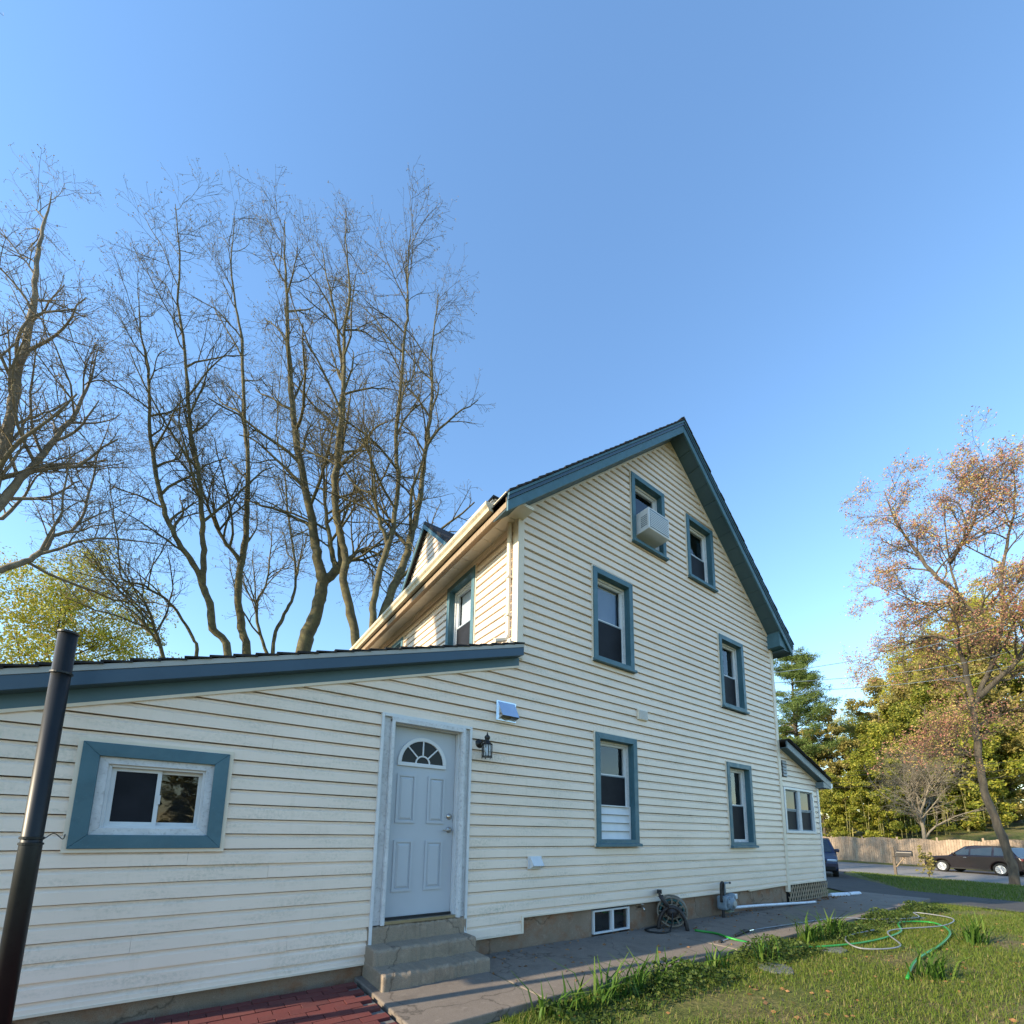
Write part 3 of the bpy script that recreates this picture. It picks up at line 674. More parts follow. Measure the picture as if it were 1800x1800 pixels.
# basement window
bx0, bx1, bz0, bz1 = 3.08, 3.815, -.43, -.12
bw = ring(MB(), bx0, bx1, bz0, bz1, .022, .0, .05).build('window', M['white'], house, bevel=.003); bw['label'] = 'small two-pane basement window at path level'
MB().box(3.44, 3.475, -.006, .05, bz0 + .022, bz1 - .022).build('mullion', M['white'], bw)
for a, b in ((bx0 + .022, 3.44), (3.475, bx1 - .022)): MB().box(a, b, .03, .034, bz0 + .022, bz1 - .022).build('pane', M['glass'], bw)
MB().box(bx0 + .02, bx1 - .02, .10, .12, bz0, bz1).build('room_shade', M['dark'], bw)

# ------------------------------------------------------------------ door
df = MB()
df.box(0, .030, -.044, .02, -.345, 2.125); df.box(1.048, 1.078, -.044, .02, -.29, 2.125); df.box(.03, 1.048, -.044, .02, 2.095, 2.13)
dframe = df.build('door_frame', M['white'], house, bevel=.004)
MB().box(.030, .105, -.012, .02, .0, 2.095).box(.985, 1.048, -.012, .02, .0, 2.095).build('casing', M['peel'], dframe, bevel=.003)
MB().prism([(.105, -.045, 0), (.105, -.06, 0), (.135, -.06, 0), (.150, -.035, 0), (.150, .02, 0), (.105, .02, 0)], (0, 0, 2.075)).prism([(.985, -.06, 0), (.985, .02, 0), (.940, .02, 0), (.940, -.035, 0), (.955, -.06, 0)], (0, 0, 2.075)).box(.105, .985, -.055, .02, 2.045, 2.094).build('brickmould', M['peel'], dframe, bevel=.003)
MB().box(.140, .165, .02, .12, .0, 2.06).box(.925, .95, .02, .12, .0, 2.06).box(.165, .925, .02, .12, 2.035, 2.06).build('jamb', M['white'], dframe)
MB().box(.15, .94, -.03, .10, .0, .03).build('threshold', M['nickel'], dframe)
MB().box(.165, .925, .05, .10, .031, .05).build('sweep', M['rubber'], dframe)
DY = .075; dx0, dx1, dz0, dz1 = .168, .922, .050, 2.032
door = MB().box(dx0, dx1, DY, DY + .044, dz0, dz1).build('door', M['door'], house, bevel=.002); door['label'] = 'white steel entry door with half-round fanlight'
for (a, b, c, d) in ((.238, .456, 1.0, 1.522), (.594, .806, 1.0, 1.518), (.238, .452, .297, .822), (.592, .804, .297, .818)):
    mb = MB(); casing(mb, a, b, c, d, .026, DY - .013, DY)
    mb.prism([(a + .036, DY - .001, c + .036), (b - .036, DY - .001, c + .036), (b - .036, DY - .001, d - .036), (a + .036, DY - .001, d - .036)], (0, .001, 0))
    p = [(a + .030, DY + .001, c + .030), (b - .030, DY + .001, c + .030), (b - .030, DY + .001, d - .030), (a + .030, DY + .001, d - .030)]
    q = [(a + .056, DY - .012, c + .056), (b - .056, DY - .012, c + .056), (b - .056, DY - .012, d - .056), (a + .056, DY - .012, d - .056)]
    mb.hexa(p + q); mb.build('door_panel', M['door'], door, bevel=.0015)
fcx, fcz, fr_ = .518, 1.650, .245
def arc_ring(mb, cx, cz, r0, r1, y0, y1, n=24):
    V = []
    for i in range(n + 1):
        a = math.pi * i / n
        for r in (r0, r1):
            for y in (y0, y1): V.append((cx + r * math.cos(a), y, cz + r * math.sin(a)))
    Fs = []
    for i in range(n):
        b = i * 4; c = b + 4
        Fs += [(b, b + 2, c + 2, c), (b + 1, c + 1, c + 3, b + 3), (b + 2, b + 3, c + 3, c + 2), (b, c, c + 1, b + 1)]
    Fs += [(0, 1, 3, 2), (n * 4, n * 4 + 2, n * 4 + 3, n * 4 + 1)]
    return mb.add(V, Fs)
fl = arc_ring(MB(), fcx, fcz, fr_, fr_ + .042, DY - .020, DY).box(fcx - fr_ - .042, fcx + fr_ + .042, DY - .020, DY, fcz - .042, fcz).build('fanlight', M['white'], door, bevel=.004)
gv = [(fcx + fr_ * math.cos(math.pi * i / 24), DY - .004, fcz + fr_ * math.sin(math.pi * i / 24)) for i in range(25)]
MB().prism(gv, (0, .003, 0)).build('fanlight_pane', M['fanglass'], door)
mb = arc_ring(MB(), fcx, fcz, .072, .088, DY - .016, DY - .004, 12)
for an in (45, 90, 135):
    c, s = math.cos(RAD(an)), math.sin(RAD(an)); w = .007
    p = [(fcx + c * .085 - s * w, DY - .016, fcz + s * .085 + c * w), (fcx + c * .085 + s * w, DY - .016, fcz + s * .085 - c * w), (fcx + c * fr_ + s * w, DY - .016, fcz + s * fr_ - c * w), (fcx + c * fr_ - s * w, DY - .016, fcz + s * fr_ + c * w)]
    mb.prism(p, (0, .012, 0))
mb.build('fanlight_bar', M['white'], door)
MB().lathe((.870, DY, 1.083), (0, -1, 0), [(.034, 0), (.034, .008), (.028, .014), (.018, .022), (.016, .026)], 20).build('deadbolt', M['nickel'], door, smooth=True)
MB().lathe((.872, DY, .936), (0, -1, 0), [(.034, 0), (.034, .008), (.026, .016), (.013, .022), (.012, .055)], 20).build('handle_rose', M['nickel'], door, smooth=True)
MB().tube(smooth_path([(.872, DY - .052, .936), (.845, DY - .056, .935), (.81, DY - .055, .928), (.775, DY - .052, .932)], 5), [.011] * 6 + [.010] * 5 + [.008] * 5, 8).build('door_handle', M['nickel'], door, smooth=True)

# ------------------------------------------------------------------ wall fittings that belong to the house
eh = MB().box(1.405, 1.700, -.042, -.012, 2.27, 2.522).build('exhaust_hood', M['tin'], house, bevel=.003); eh['label'] = 'square tin exhaust hood right of the door'
def hood(mb, x0, x1, z0, z1, out, t=.003):
    zf = z0 + .035
    mb.hexa([(x0, -out, zf), (x1, -out, zf), (x1, -.042, z1), (x0, -.042, z1), (x0, -out + t, zf + t), (x1, -out + t, zf + t), (x1, -.042, z1 + t), (x0, -.042, z1 + t)])
    for x in (x0, x1 - t): mb.prism([(x, -.042, z0), (x, -out, zf), (x, -.042, z1)], (t, 0, 0))
    return mb
hood(MB(), 1.425, 1.68, 2.280, 2.505, .150).build('hood_cover', M['tin'], eh)
MB().lathe((1.552, -.044, 2.37), (0, -1, 0), [(.085, 0), (.085, .02), (.078, .02), (.078, .004)], 20).build('damper', M['drip'], eh)
dv = MB().box(1.925, 2.135, -.042, -.012, .475, .628).build('dryer_vent', M['white'], house, bevel=.004); dv['label'] = 'small white louvred dryer vent low on the siding'
hood(MB(), 1.945, 2.115, .480, .622, .120).build('hood_cover', M['white'], dv)
vg = MB().box(4.07, 4.30, -.060, -.012, 2.705, 2.872).build('vent_grille', M['cream'], house, bevel=.006); vg['label'] = 'small square cream vent grille between the window rows'
for i in range(7): MB().box(4.085, 4.285, -.070, -.058, 2.72 + i * .021, 2.731 + i * .021).build('grille_bar', M['white'], vg)
sg = MB().tube([(4.048, .03, -.147), (4.048, -.05, -.147), (4.048, -.075, -.165), (4.048, -.08, -.195)], .013, 8)
sg.lathe((4.048, -.045, -.135), (0, 0, 1), [(.008, 0), (.008, .03), (.026, .03), (.026, .038), (.006, .04)], 10).build('spigot', M['nickel'], house, smooth=True)

# ================================================================== STEPS
steps = thing('concrete_steps', 'worn concrete steps below the white door', 'steps', (.5, -.25, -.5))
def worn(mb, x0, x1, y0, y1, z0, z1, seed, n=40):
    r = random.Random(seed); xs = np.linspace(x0, x1, n); V = []
    for x in xs:
        j = r.gauss(0, .007); k = min(.004, r.gauss(0, .006))
        for y, z in ((y1, z0), (y0 + j * .5, z0), (y0 + j, z1 - .02 + k), (y0 + .018 + j, z1 + k), (y1, z1 + k * .5)): V.append((x, y, z))
    Fs = [(i * 5 + a, i * 5 + (a + 1) % 5, (i + 1) * 5 + (a + 1) % 5, (i + 1) * 5 + a) for i in range(n - 1) for a in range(5)] + [(0, 1, 2, 3, 4)[::-1], tuple((n - 1) * 5 + a for a in range(5))]
    return mb.add(V, Fs)
worn(MB(), -.015, 1.068, -.035, .10, -.20, -.004, 1).build('riser_block', M['steps'], steps, bevel=.01)
worn(MB(), -.02, 1.062, -.265, .02, -.36, -.165, 2).build('step', M['steps'], steps, bevel=.012)
worn(MB(), -.025, 1.075, -.535, .02, -.60, -.312, 3).build('step', M['steps'], steps, bevel=.012)

# ================================================================== WALL LANTERN
ln = thing('wall_lantern', 'black wall lantern with clear glass beside the white door', 'lantern', (1.20, -.03, 1.93))
lx, ly, lz = 1.225, -.135, 1.83
MB().lathe((1.185, -.018, 1.945), (0, -1, 0), [(.055, 0), (.055, .008), (.045, .016), (.02, .024), (.012, .03)], 18).build('back_plate', M['iron'], ln, smooth=True)
MB().tube(smooth_path([(1.185, -.045, 1.945), (1.195, -.085, 1.965), (lx, ly, 1.985)], 5), .010, 8).build('arm', M['iron'], ln, smooth=True)
MB().lathe((lx, ly, 1.925), (0, 0, 1), [(.062, 0), (.060, .006), (.045, .022), (.028, .04), (.022, .055), (.030, .066), (.034, .085), (.030, .10), (.014, .112), (.010, .12), (.003, .15)], 12).build('roof_cap', M['iron'], ln, smooth=True)
MB().lathe((lx, ly, 1.775), (0, 0, 1), [(.060, 0), (.060, .012), (.02, .012)], 6).build('base_ring', M['iron'], ln)
for k in range(6):
    a = RAD(60 * k + 15); px, py = lx + .058 * math.cos(a), ly + .058 * math.sin(a)
    MB().box(px - .004, px + .004, py - .004, py + .004, 1.762, 1.93).build('lantern_bar', M['iron'], ln)
mb = MB(); g = [(lx + .052 * math.cos(RAD(60 * k + 15)), ly + .052 * math.sin(RAD(60 * k + 15))) for k in range(6)]
for k in range(6):
    (ax, ay), (bx_, by_) = g[k], g[(k + 1) % 6]; mb.add([(ax, ay, 1.79), (bx_, by_, 1.79), (bx_, by_, 1.924), (ax, ay, 1.924)], [(0, 1, 2, 3)])
mb.build('lantern_glass', M['glass_dim'], ln)
MB().lathe((lx, ly, 1.785), (0, 0, 1), [(.012, 0), (.012, .04), (.024, .07), (.022, .1), (.008, .115)], 12).build('bulb', M['blind'], ln, smooth=True)

# ================================================================== AIR CONDITIONER
ac = thing('air_conditioner', 'white window air conditioner sticking out of the attic window', 'air conditioner', (4.55, -.2, 5.92))
ax0, ax1, ay0, az0, az1 = 4.20, 4.76, -.28, 5.95, 6.34
MB().box(ax0, ax1, ay0, .06, az0, az1).build('body', M['white'], ac, bevel=.012)
gr_ = MB().box(ax0 + .03, ax1 - .03, ay0 - .004, ay0 + .01, az0 + .03, az1 - .03).build('rear_grille', M['meter'], ac)
for i in range(9): MB().box(ax0 + .035, ax1 - .035, ay0 - .009, ay0 - .003, az0 + .045 + i * .033, az0 + .060 + i * .033).build('grille_bar', M['blind'], gr_)
for i in range(6): MB().box(ax0 - .004, ax0 + .004, -.25, -.12, az0 + .08 + i * .035, az0 + .095 + i * .035).build('side_louvre', M['meter'], ac)
for a, b in ((4.157, ax0), (ax1, 4.895)): MB().box(a, b, .03, .045, az0, az1).build('side_panel', M['white'], ac)

# ================================================================== GAS METER
gm_ = thing('gas_meter', 'grey gas meter with looped black pipe against the foundation', 'gas meter', (6.1, -.15, -.45))
MB().box(5.98, 6.24, -.26, -.06, -.335, -.10).build('body', M['meter'], gm_, bevel=.04)
MB().lathe((6.10, -.255, -.22), (0, -1, 0), [(.115, 0), (.115, .02), (.10, .04), (.05, .055), (.045, .075)], 20).build('diaphragm_case', M['meter'], gm_, smooth=True)
MB().lathe((6.20, -.16, -.13), (1, 0, -.1), [(.055, 0), (.055, .06), (.075, .07), (.075, .12), (.04, .13)], 16).build('regulator', M['meter'], gm_, smooth=True)
MB().lathe((6.10, -.325, -.22), (0, -1, 0), [(.05, 0), (.05, .012), (.035, .016)], 16).build('dial', M['drip'], gm_)
for k in range(8): MB().lathe((6.10 + .106 * math.cos(k * math.pi / 4), -.274, -.22 + .106 * math.sin(k * math.pi / 4)), (0, -1, 0), [(.009, 0), (.009, .014)], 6).build('bolt', M['iron'], gm_)
MB().box(6.31, 6.40, -.22, -.12, -.17, -.085).build('index_box', M['lamp'], gm_, bevel=.008)
MB().box(6.14, 6.30, -.20, -.05, -.385, -.20).build('base_case', M['meter_green'], gm_, bevel=.012)
MB().tube(smooth_path([(5.96, -.17, -.20), (5.965, -.17, -.02), (5.975, -.17, .09), (6.01, -.17, .125), (6.045, -.17, .09), (6.055, -.15, -.02), (6.06, -.15, -.1)], 5), .021, 10).build('pipe', M['plastic_dark'], gm_, smooth=True)
MB().tube([(6.00, -.17, -.33), (6.0, -.17, -.46)], .026, 10).build('pipe', M['plastic_dark'], gm_)
vp = MB().tube([(6.17, -.12, -.10), (6.17, -.12, .075), (6.19, -.12, .10), (6.30, -.12, .10)], [.016, .016, .02, .013], 10).build('vent_pipe', M['meter'], gm_, smooth=True)
MB().tube([(6.30, -.12, .10), (6.35, -.12, .095)], [.013, .02], 10).build('vent_cap', M['iron'], vp)
wp = [(6.40, -.13, -.325), (6.46, -.13, -.33), (6.9, -.14, -.345), (7.5, -.16, -.368), (8.2, -.20, -.395), (8.9, -.26, -.418), (9.3, -.30, -.425)]
MB().tube(smooth_path(wp, 5), .026, 10).build('drain_pipe', M['pvc'], smooth=True)
tag(bpy.data.objects['drain_pipe'], 'white plastic pipe lying along the foundation from the gas meter', 'pipe')

# ================================================================== HOSE REEL
hr = thing('hose_reel', 'brown hose reel cart wound with teal hose by the basement window', 'hose reel', (4.5, -.3, -.45))
ax_ = np.array([.80, .60, 0]); ax_ /= np.linalg.norm(ax_)            # axle: from the visible spoked face inwards
side = np.array([-ax_[1], ax_[0], 0]); up_ = np.array([0, 0, 1.0]); hc = np.array([4.40, -.30, -.205])
def hp(a, s_, z): return hc + ax_ * a + side * s_ + up_ * z
drum = MB(); drum.lathe(hp(.02, 0, 0), ax_, [(.06, 0), (.06, .26)], 16); drum.build('drum', M['plastic_tan'], hr, smooth=True)
for a in (.02, .26):
    mb = MB(); ringp = [hp(a, .205 * math.cos(t), .205 * math.sin(t)) for t in np.linspace(0, 2 * math.pi, 33)]; mb.tube(ringp, .014, 6, False)
    ringp = [hp(a, .10 * math.cos(t), .10 * math.sin(t)) for t in np.linspace(0, 2 * math.pi, 25)]; mb.tube(ringp, .012, 6, False)
    for k in range(12):
        t = 2 * math.pi * k / 12; mb.tube([hp(a, .055 * math.cos(t), .055 * math.sin(t)), hp(a, .20 * math.cos(t), .20 * math.sin(t))], [.016, .011], 5)
    mb.build('reel_flange', M['plastic_tan'], hr)
pts = []
for i in range(9 * 28 + 1):
    t = 2 * math.pi * i / 28; lay = (i / 28) % 18; a = .045 + .19 * (lay / 9 if lay < 9 else (18 - lay) / 9)
    pts.append(hp(a, .165 * math.cos(t), .165 * math.sin(t)))
MB().tube(pts, .015, 6).build('wound_hose', M['hose_teal'], hr, smooth=True)
for a in (-.035, .315):
    arch = smooth_path([hp(a, .20, -.245), hp(a, .175, -.10), hp(a, .10, .03), hp(a, 0, .075), hp(a, -.10, .03), hp(a, -.175, -.10), hp(a, -.20, -.245)], 5)
    mb = MB(); mb.tube(arch, .028, 8); mb.lathe(hp(a - .02, 0, 0), ax_, [(.075, 0), (.075, .04)], 14); mb.build('side_frame', M['plastic_dark'], hr, smooth=True)
    MB().tube([hp(a, .045, .06), hp(a, .12, .16), hp(a, .17, .235)], [.03, .024, .026], 8).build('handle_arm', M['plastic_dark'], hr, smooth=True)
MB().tube([hp(-.04, .17, .245), hp(.32, .17, .245)], .018, 8).build('guide_bar', M['plastic_dark'], hr)
MB().box(0, .12, 0, .07, 0, .05).build('guide_box', M['rubber'], hr); gb = bpy.data.objects['guide_box']
for v in gb.data.vertices:
    c = v.co.copy(); p = hp(.05 + c.x, .135 + c.y, .245 + c.z); v.co = p
MB().tube([hp(-.04, .20, -.236), hp(.32, .20, -.236)], .016, 6).tube([hp(-.04, -.20, -.236), hp(.32, -.20, -.236)], .016, 6).build('base_bar', M['plastic_dark'], hr)
lead = smooth_path([hp(-.06, 0, 0), hp(-.10, .005, -.10), hp(-.11, .03, -.20), (4.17, -.40, -.438), (4.02, -.37, -.438), (3.94, -.26, -.438), (4.0, -.12, -.438), (4.2, -.09, -.438), (4.36, -.10, -.438)], 6)
MB().tube(lead, .012, 7).build('leader_hose', M['rubber'], hr, smooth=True)

# ================================================================== BLACK STOVE PIPE
fp = thing('stove_pipe', 'tall black metal stove pipe standing before the lean-to wall', 'pipe', (-2.27, -.52, -.52))
px_, py_ = -2.283, -.52
MB().lathe((px_, py_, -.53), (0, 0, 1), [(.052, 0), (.052, 1.33), (.052, 1.335), (.049, 1.34), (.049, 2.70)], 24).build('pipe', M['pipe_black'], fp, smooth=True)
for z in (.80, .835, 1.885): MB().lathe((px_, py_, z), (0, 0, 1), [(.050, 0), (.057, .003), (.057, .014), (.050, .017)], 24).build('band', M['pipe_black'], fp)
MB().lathe((px_, py_, 2.158), (0, 0, 1), [(.05, 0), (.054, .004), (.054, .016), (.047, .02), (.040, .02), (.040, .005)], 24).build('rim', M['pipe_black'], fp)
MB().tube(smooth_path([(px_ + .05, py_, .835), (-2.21, -.40, .87), (-2.19, -.25, .83), (-2.205, -.1, .86), (-2.22, -.03, .84)], 4), .0028, 5).build('tie_wire', M['rubber'], fp)

# ================================================================== HOSES AND WAND ON THE LAWN
def gz(x, y, off=.012): return (x, y, (-.45 if y > -1.40 and x < 12.6 else H(x, y)) + off)
gp = [(4.55, -.56), (4.62, -.85), (4.5, -1.15), (4.75, -1.5), (5.3, -1.85), (6.2, -2.1), (7.4, -2.15), (8.4, -1.9), (8.9, -2.2), (8.2, -2.55), (7.0, -2.7), (5.6, -2.75), (4.6, -2.9)]
MB().tube(smooth_path([gz(*p, .02 if p[1] > -1.4 else .035) for p in gp], 8), .0155, 8).build('garden_hose', M['hose_green'], smooth=True)
tag(bpy.data.objects['garden_hose'], 'bright green garden hose trailing from the path onto the grass', 'hose')
gp = [(5.35, -.98), (6.0, -1.05), (6.9, -1.15), (7.7, -1.30), (8.3, -1.6), (9.2, -1.95), (9.9, -1.75), (9.7, -2.3), (8.6, -2.4), (7.3, -2.05), (6.2, -2.45), (5.6, -2.2), (6.2, -1.85), (7.2, -1.9)]
MB().tube(smooth_path([gz(*p, .012 if p[1] > -1.4 else .05) for p in gp], 8), .010, 8).build('pressure_hose', M['hose_grey'], smooth=True)
tag(bpy.data.objects['pressure_hose'], 'thin grey pressure hose looping over the grass', 'hose')
wd = thing('spray_wand', 'black pressure washer wand with steel lance lying on the path', 'wand', (5.0, -1.0, -.45))
MB().tube([(4.28, -1.12, -.434), (4.72, -1.06, -.43)], .0075, 8).build('lance', M['chrome'], wd, smooth=True)
MB().lathe((4.20, -1.13, -.434), (1, .13, 0), [(.018, 0), (.022, .02), (.022, .06), (.012, .08)], 12).build('nozzle', M['rubber'], wd)
MB().tube([(4.72, -1.06, -.428), (4.98, -1.02, -.424)], .018, 10).build('grip', M['rubber'], wd)
MB().tube([(4.98, -1.02, -.424), (5.06, -1.01, -.415), (5.20, -.995, -.43)], [.026, .026, .018], 10).build('gun_handle', M['rubber'], wd)
MB().tube([(5.20, -.995, -.432), (5.36, -.98, -.437)], .010, 8).build('coupling', M['chrome'], wd)

# ================================================================== VEHICLES
def car(name, label, loc, heading, paint, group):
    t = thing(name, label, 'car', loc, group, heading)
    def part(nm, mb, mat, smooth=False, bev=0, par=None): return mb.build(nm, mat, par or t, smooth, bev, local=True)
    L0, L1, R_ = -2.33, 2.33, .36; fx, rx_ = 1.40, -1.36
    low = [(L0, .42), (L0 + .03, .30)]
    def arch(cx):
        return [(cx + (R_ + .07) * math.cos(a), .34 + (R_ + .07) * math.sin(a)) for a in np.linspace(math.pi, 0, 13)]
    low += [(rx_ - R_ - .07, .24)] + arch(rx_) + [(rx_ + R_ + .07, .24), (fx - R_ - .07, .24)] + arch(fx) + [(fx + R_ + .07, .26), (L1 - .06, .30), (L1, .42), (L1 + .0, .62), (L1 - .06, .80), (L1 - .35, .93), (1.02, 1.03), (.85, 1.06), (-1.6, 1.10), (L0 + .12, 1.08), (L0 + .02, .90)]
    body = part('body', MB().prism([(x, -.91, z) for x, z in low], (0, 1.82, 0)), M[paint], False, .06)
    for cx in (fx, rx_):
        part('wheel_well', MB().box(cx - .42, cx + .42, -.70, .70, .25, .80), M['tyre'])
    # greenhouse: tapered
    b = [(1.05, 1.02), (-2.15, 1.07), (-1.75, 1.58), (-1.2, 1.655), (-.2, 1.67), (.25, 1.60)]
    V = [(x, -.88 + (.20 if z > 1.2 else 0), z) for x, z in b] + [(x, .88 - (.20 if z > 1.2 else 0), z) for x, z in b]; n = len(b)
    mb = MB().add(V, [tuple(range(n)), tuple(range(2 * n - 1, n - 1, -1))] + [(i, n + i, n + (i + 1) % n, (i + 1) % n) for i in range(n)])
    part('cabin', mb, M[paint], False, .03)
    def side_y(z): return .88 - .20 * max(0, min(1, (z - 1.06) / .53)) + .012
    for sg in (-1, 1):
        for q in ([(.80, 1.08), (.02, 1.09), (.02, 1.57), (.22, 1.555)], [(-.06, 1.09), (-1.02, 1.10), (-1.02, 1.585), (-.06, 1.58)], [(-1.12, 1.11), (-1.88, 1.13), (-1.66, 1.52), (-1.12, 1.58)]):
            part('side_window', MB().add([(x, sg * side_y(z), z) for x, z in q] + [(x, sg * (side_y(z) - .02), z) for x, z in q], [(0, 1, 2, 3), (7, 6, 5, 4), (0, 4, 5, 1), (1, 5, 6, 2), (2, 6, 7, 3), (3, 7, 4, 0)]), M['carglass'])
        part('mirror', MB().box(.66, .80, sg * .93 - .09, sg * .93 + .09, 1.06, 1.20), M[paint], False, .035)
        part('headlight', MB().box(L1 - .22, L1 - .012, sg * .70 - .17, sg * .70 + .17, .70, .80), M['lamp'], False, .03)
        part('tail_light', MB().box(L0 - .01, L0 + .2, sg * .74 - .16, sg * .74 + .16, .85, 1.0), M['brick'], False, .03)
        part('door_seam', MB().box(-.035, -.02, sg * .912 - .003, sg * .912 + .003, .36, 1.05), M['tyre'])
        part('door_handle', MB().box(.10, .26, sg * .92 - .015, sg * .92 + .015, .93, .96), M['chrome'], False, .008)
        part('sill_trim', MB().box(-.95, .98, sg * .91 - .02, sg * .91 + .02, .25, .33), M['tyre'])
        for cx in (fx, rx_):
            w = part('wheel', MB().lathe((cx, sg * .70, .34), (0, sg, 0), [(.22, 0), (.33, .0), (.345, .03), (.345, .18), (.33, .21), (.24, .215), (.23, .18)], 28), M['tyre'], True)
            rim = MB().lathe((cx, sg * .86, .34), (0, sg, 0), [(.24, .03), (.235, .045), (.21, .045), (.205, .0)], 28); rim.lathe((cx, sg * .86, .34), (0, sg, 0), [(.05, 0), (.05, .045), (.03, .05)], 12)
            for k in range(10):
                a = 2 * math.pi * k / 10; d = np.array([math.cos(a), 0, math.sin(a)]); c0 = np.array([cx, sg * .895, .34]); rim.tube([c0 + d * .04, c0 + d * .215], [.016, .024], 5)
            part('rim', rim, M['alloy'], False, 0, w)
    part('windscreen', MB().add([(1.00, -.74, 1.07), (1.00, .74, 1.07), (.30, .60, 1.585), (.30, -.60, 1.585), (.97, -.74, 1.05), (.97, .74, 1.05), (.27, .60, 1.565), (.27, -.60, 1.565)], [(0, 1, 2, 3), (7, 6, 5, 4), (0, 4, 5, 1), (1, 5, 6, 2), (2, 6, 7, 3), (3, 7, 4, 0)]), M['carglass'])
    part('radiator_grille', MB().box(L1 - .05, L1 + .012, -.50, .50, .60, .76), M['tyre'], False, .02)
    for z in (.64, .70): part('grille_bar', MB().box(L1 + .0, L1 + .02, -.48, .48, z, z + .018), M['chrome'])
    part('bumper', MB().box(L1 - .1, L1 + .03, -.82, .82, .32, .50), M['tyre'], False, .03)
    part('number_plate', MB().box(L1 + .02, L1 + .035, -.16, .16, .50, .60), M['blind'])
    return t
fwp = on_z(1659, 1532, -1.13); hd = math.atan2(.95, .30)
c0 = np.array([fwp[0], fwp[1]]) - np.array([math.cos(hd), math.sin(hd)]) * 1.40 + np.array([.95, -.30]) * .8
car('parked_car', 'dark plum estate car parked on the road at the right', (c0[0], c0[1], H(*c0) + .02), hd, 'paint_dark', 'cars by the street')
fb = on_z(1430, 1541, -.79); hb = math.atan2(-.34, -.94)
c1 = np.array([fb[0], fb[1]]) - np.array([math.cos(hb), math.sin(hb)]) * 2.3
car('parked_car', 'blue car on the driveway half hidden behind the porch', (c1[0], c1[1], H(*c1) + .03), hb, 'paint_blue', 'cars by the street')

# ================================================================== MAILBOX
mpos = on_z(1575, 1535, -1.06)
mx, my = float(mpos[0]), float(mpos[1]); mz = H(mx, my)
mbx = thing('mailbox', 'black mailbox on a leaning grey wooden post by the road', 'mailbox', (mx, my, mz))
MB().hexa([(mx - .06, my - .06, mz - .2), (mx + .06, my - .06, mz - .2), (mx + .06, my + .06, mz - .2), (mx - .06, my + .06, mz - .2), (mx - .06, my - .03, mz + 1.55), (mx + .06, my - .03, mz + 1.55), (mx + .06, my + .09, mz + 1.55), (mx - .06, my + .09, mz + 1.55)]).build('post', M['postwood'], mbx, bevel=.01)
MB().box(mx - .09, mx + .09, my - .66, my + .04, mz + 1.00, mz + 1.045).build('arm', M['mailblack'], mbx)
q = [(mx - .12, my - .80, mz + 1.05)] + [(mx + .12, my - .80, mz + 1.05)] + [(mx + .12 * math.cos(a), my - .80, mz + 1.24 + .12 * math.sin(a)) for a in np.linspace(0, math.pi, 9)]
MB().prism(q, (0, .66, 0)).build('box', M['mailblack'], mbx)
MB().tube([(mx, my - .06, mz + .45), (mx, my - .45, mz + .99)], .035, 6).build('brace', M['wood'], mbx)

# ================================================================== FENCE
fence = thing('wooden_fence', 'silvered wooden board fence with wavy top along the far roadside', 'fence', (43, 6, -1))
def fl_x(y): return 42.3 + .29 * (y - 5)
yy = -3.0; fi = 0
while yy < 26:
    w = 2.42; mb = MB(); nbd = 16; bw_ = w / nbd; amp = .10 + .04 * rr.random(); base_h = 1.86 + rr.uniform(-.05, .05)
    for i in range(nbd):
        y0 = yy + i * bw_; y1 = y0 + bw_ - .012; x0_, x1_ = fl_x(y0), fl_x(y1); zb = H(x0_, y0) - .03
        h = base_h + amp * math.sin(math.pi * (i + .5) / nbd) + rr.uniform(-.012, .012); t = rr.uniform(-.01, .01)
        mb.hexa([(x0_ + t, y0, zb), (x1_ + t, y1, zb), (x1_ + t + .02, y1, zb), (x0_ + t + .02, y0, zb), (x0_ + t, y0, zb + h), (x1_ + t, y1, zb + h), (x1_ + t + .02, y1, zb + h), (x0_ + t + .02, y0, zb + h)])
    x0_, x1_ = fl_x(yy) + .03, fl_x(yy + w) + .03
    for z in (.35, 1.5): mb.hexa([(x0_, yy, -1 + z), (x1_, yy + w, -1 + z), (x1_ + .04, yy + w, -1 + z), (x0_ + .04, yy, -1 + z), (x0_, yy, -.91 + z), (x1_, yy + w, -.91 + z), (x1_ + .04, yy + w, -.91 + z), (x0_ + .04, yy, -.91 + z)])
    mb.build('fence_panel', M['fence'], fence)
    MB().box(fl_x(yy) + .03, fl_x(yy) + .13, yy - .05, yy + .05, -1.2, .98).build('post', M['fence'], fence)
    yy += w

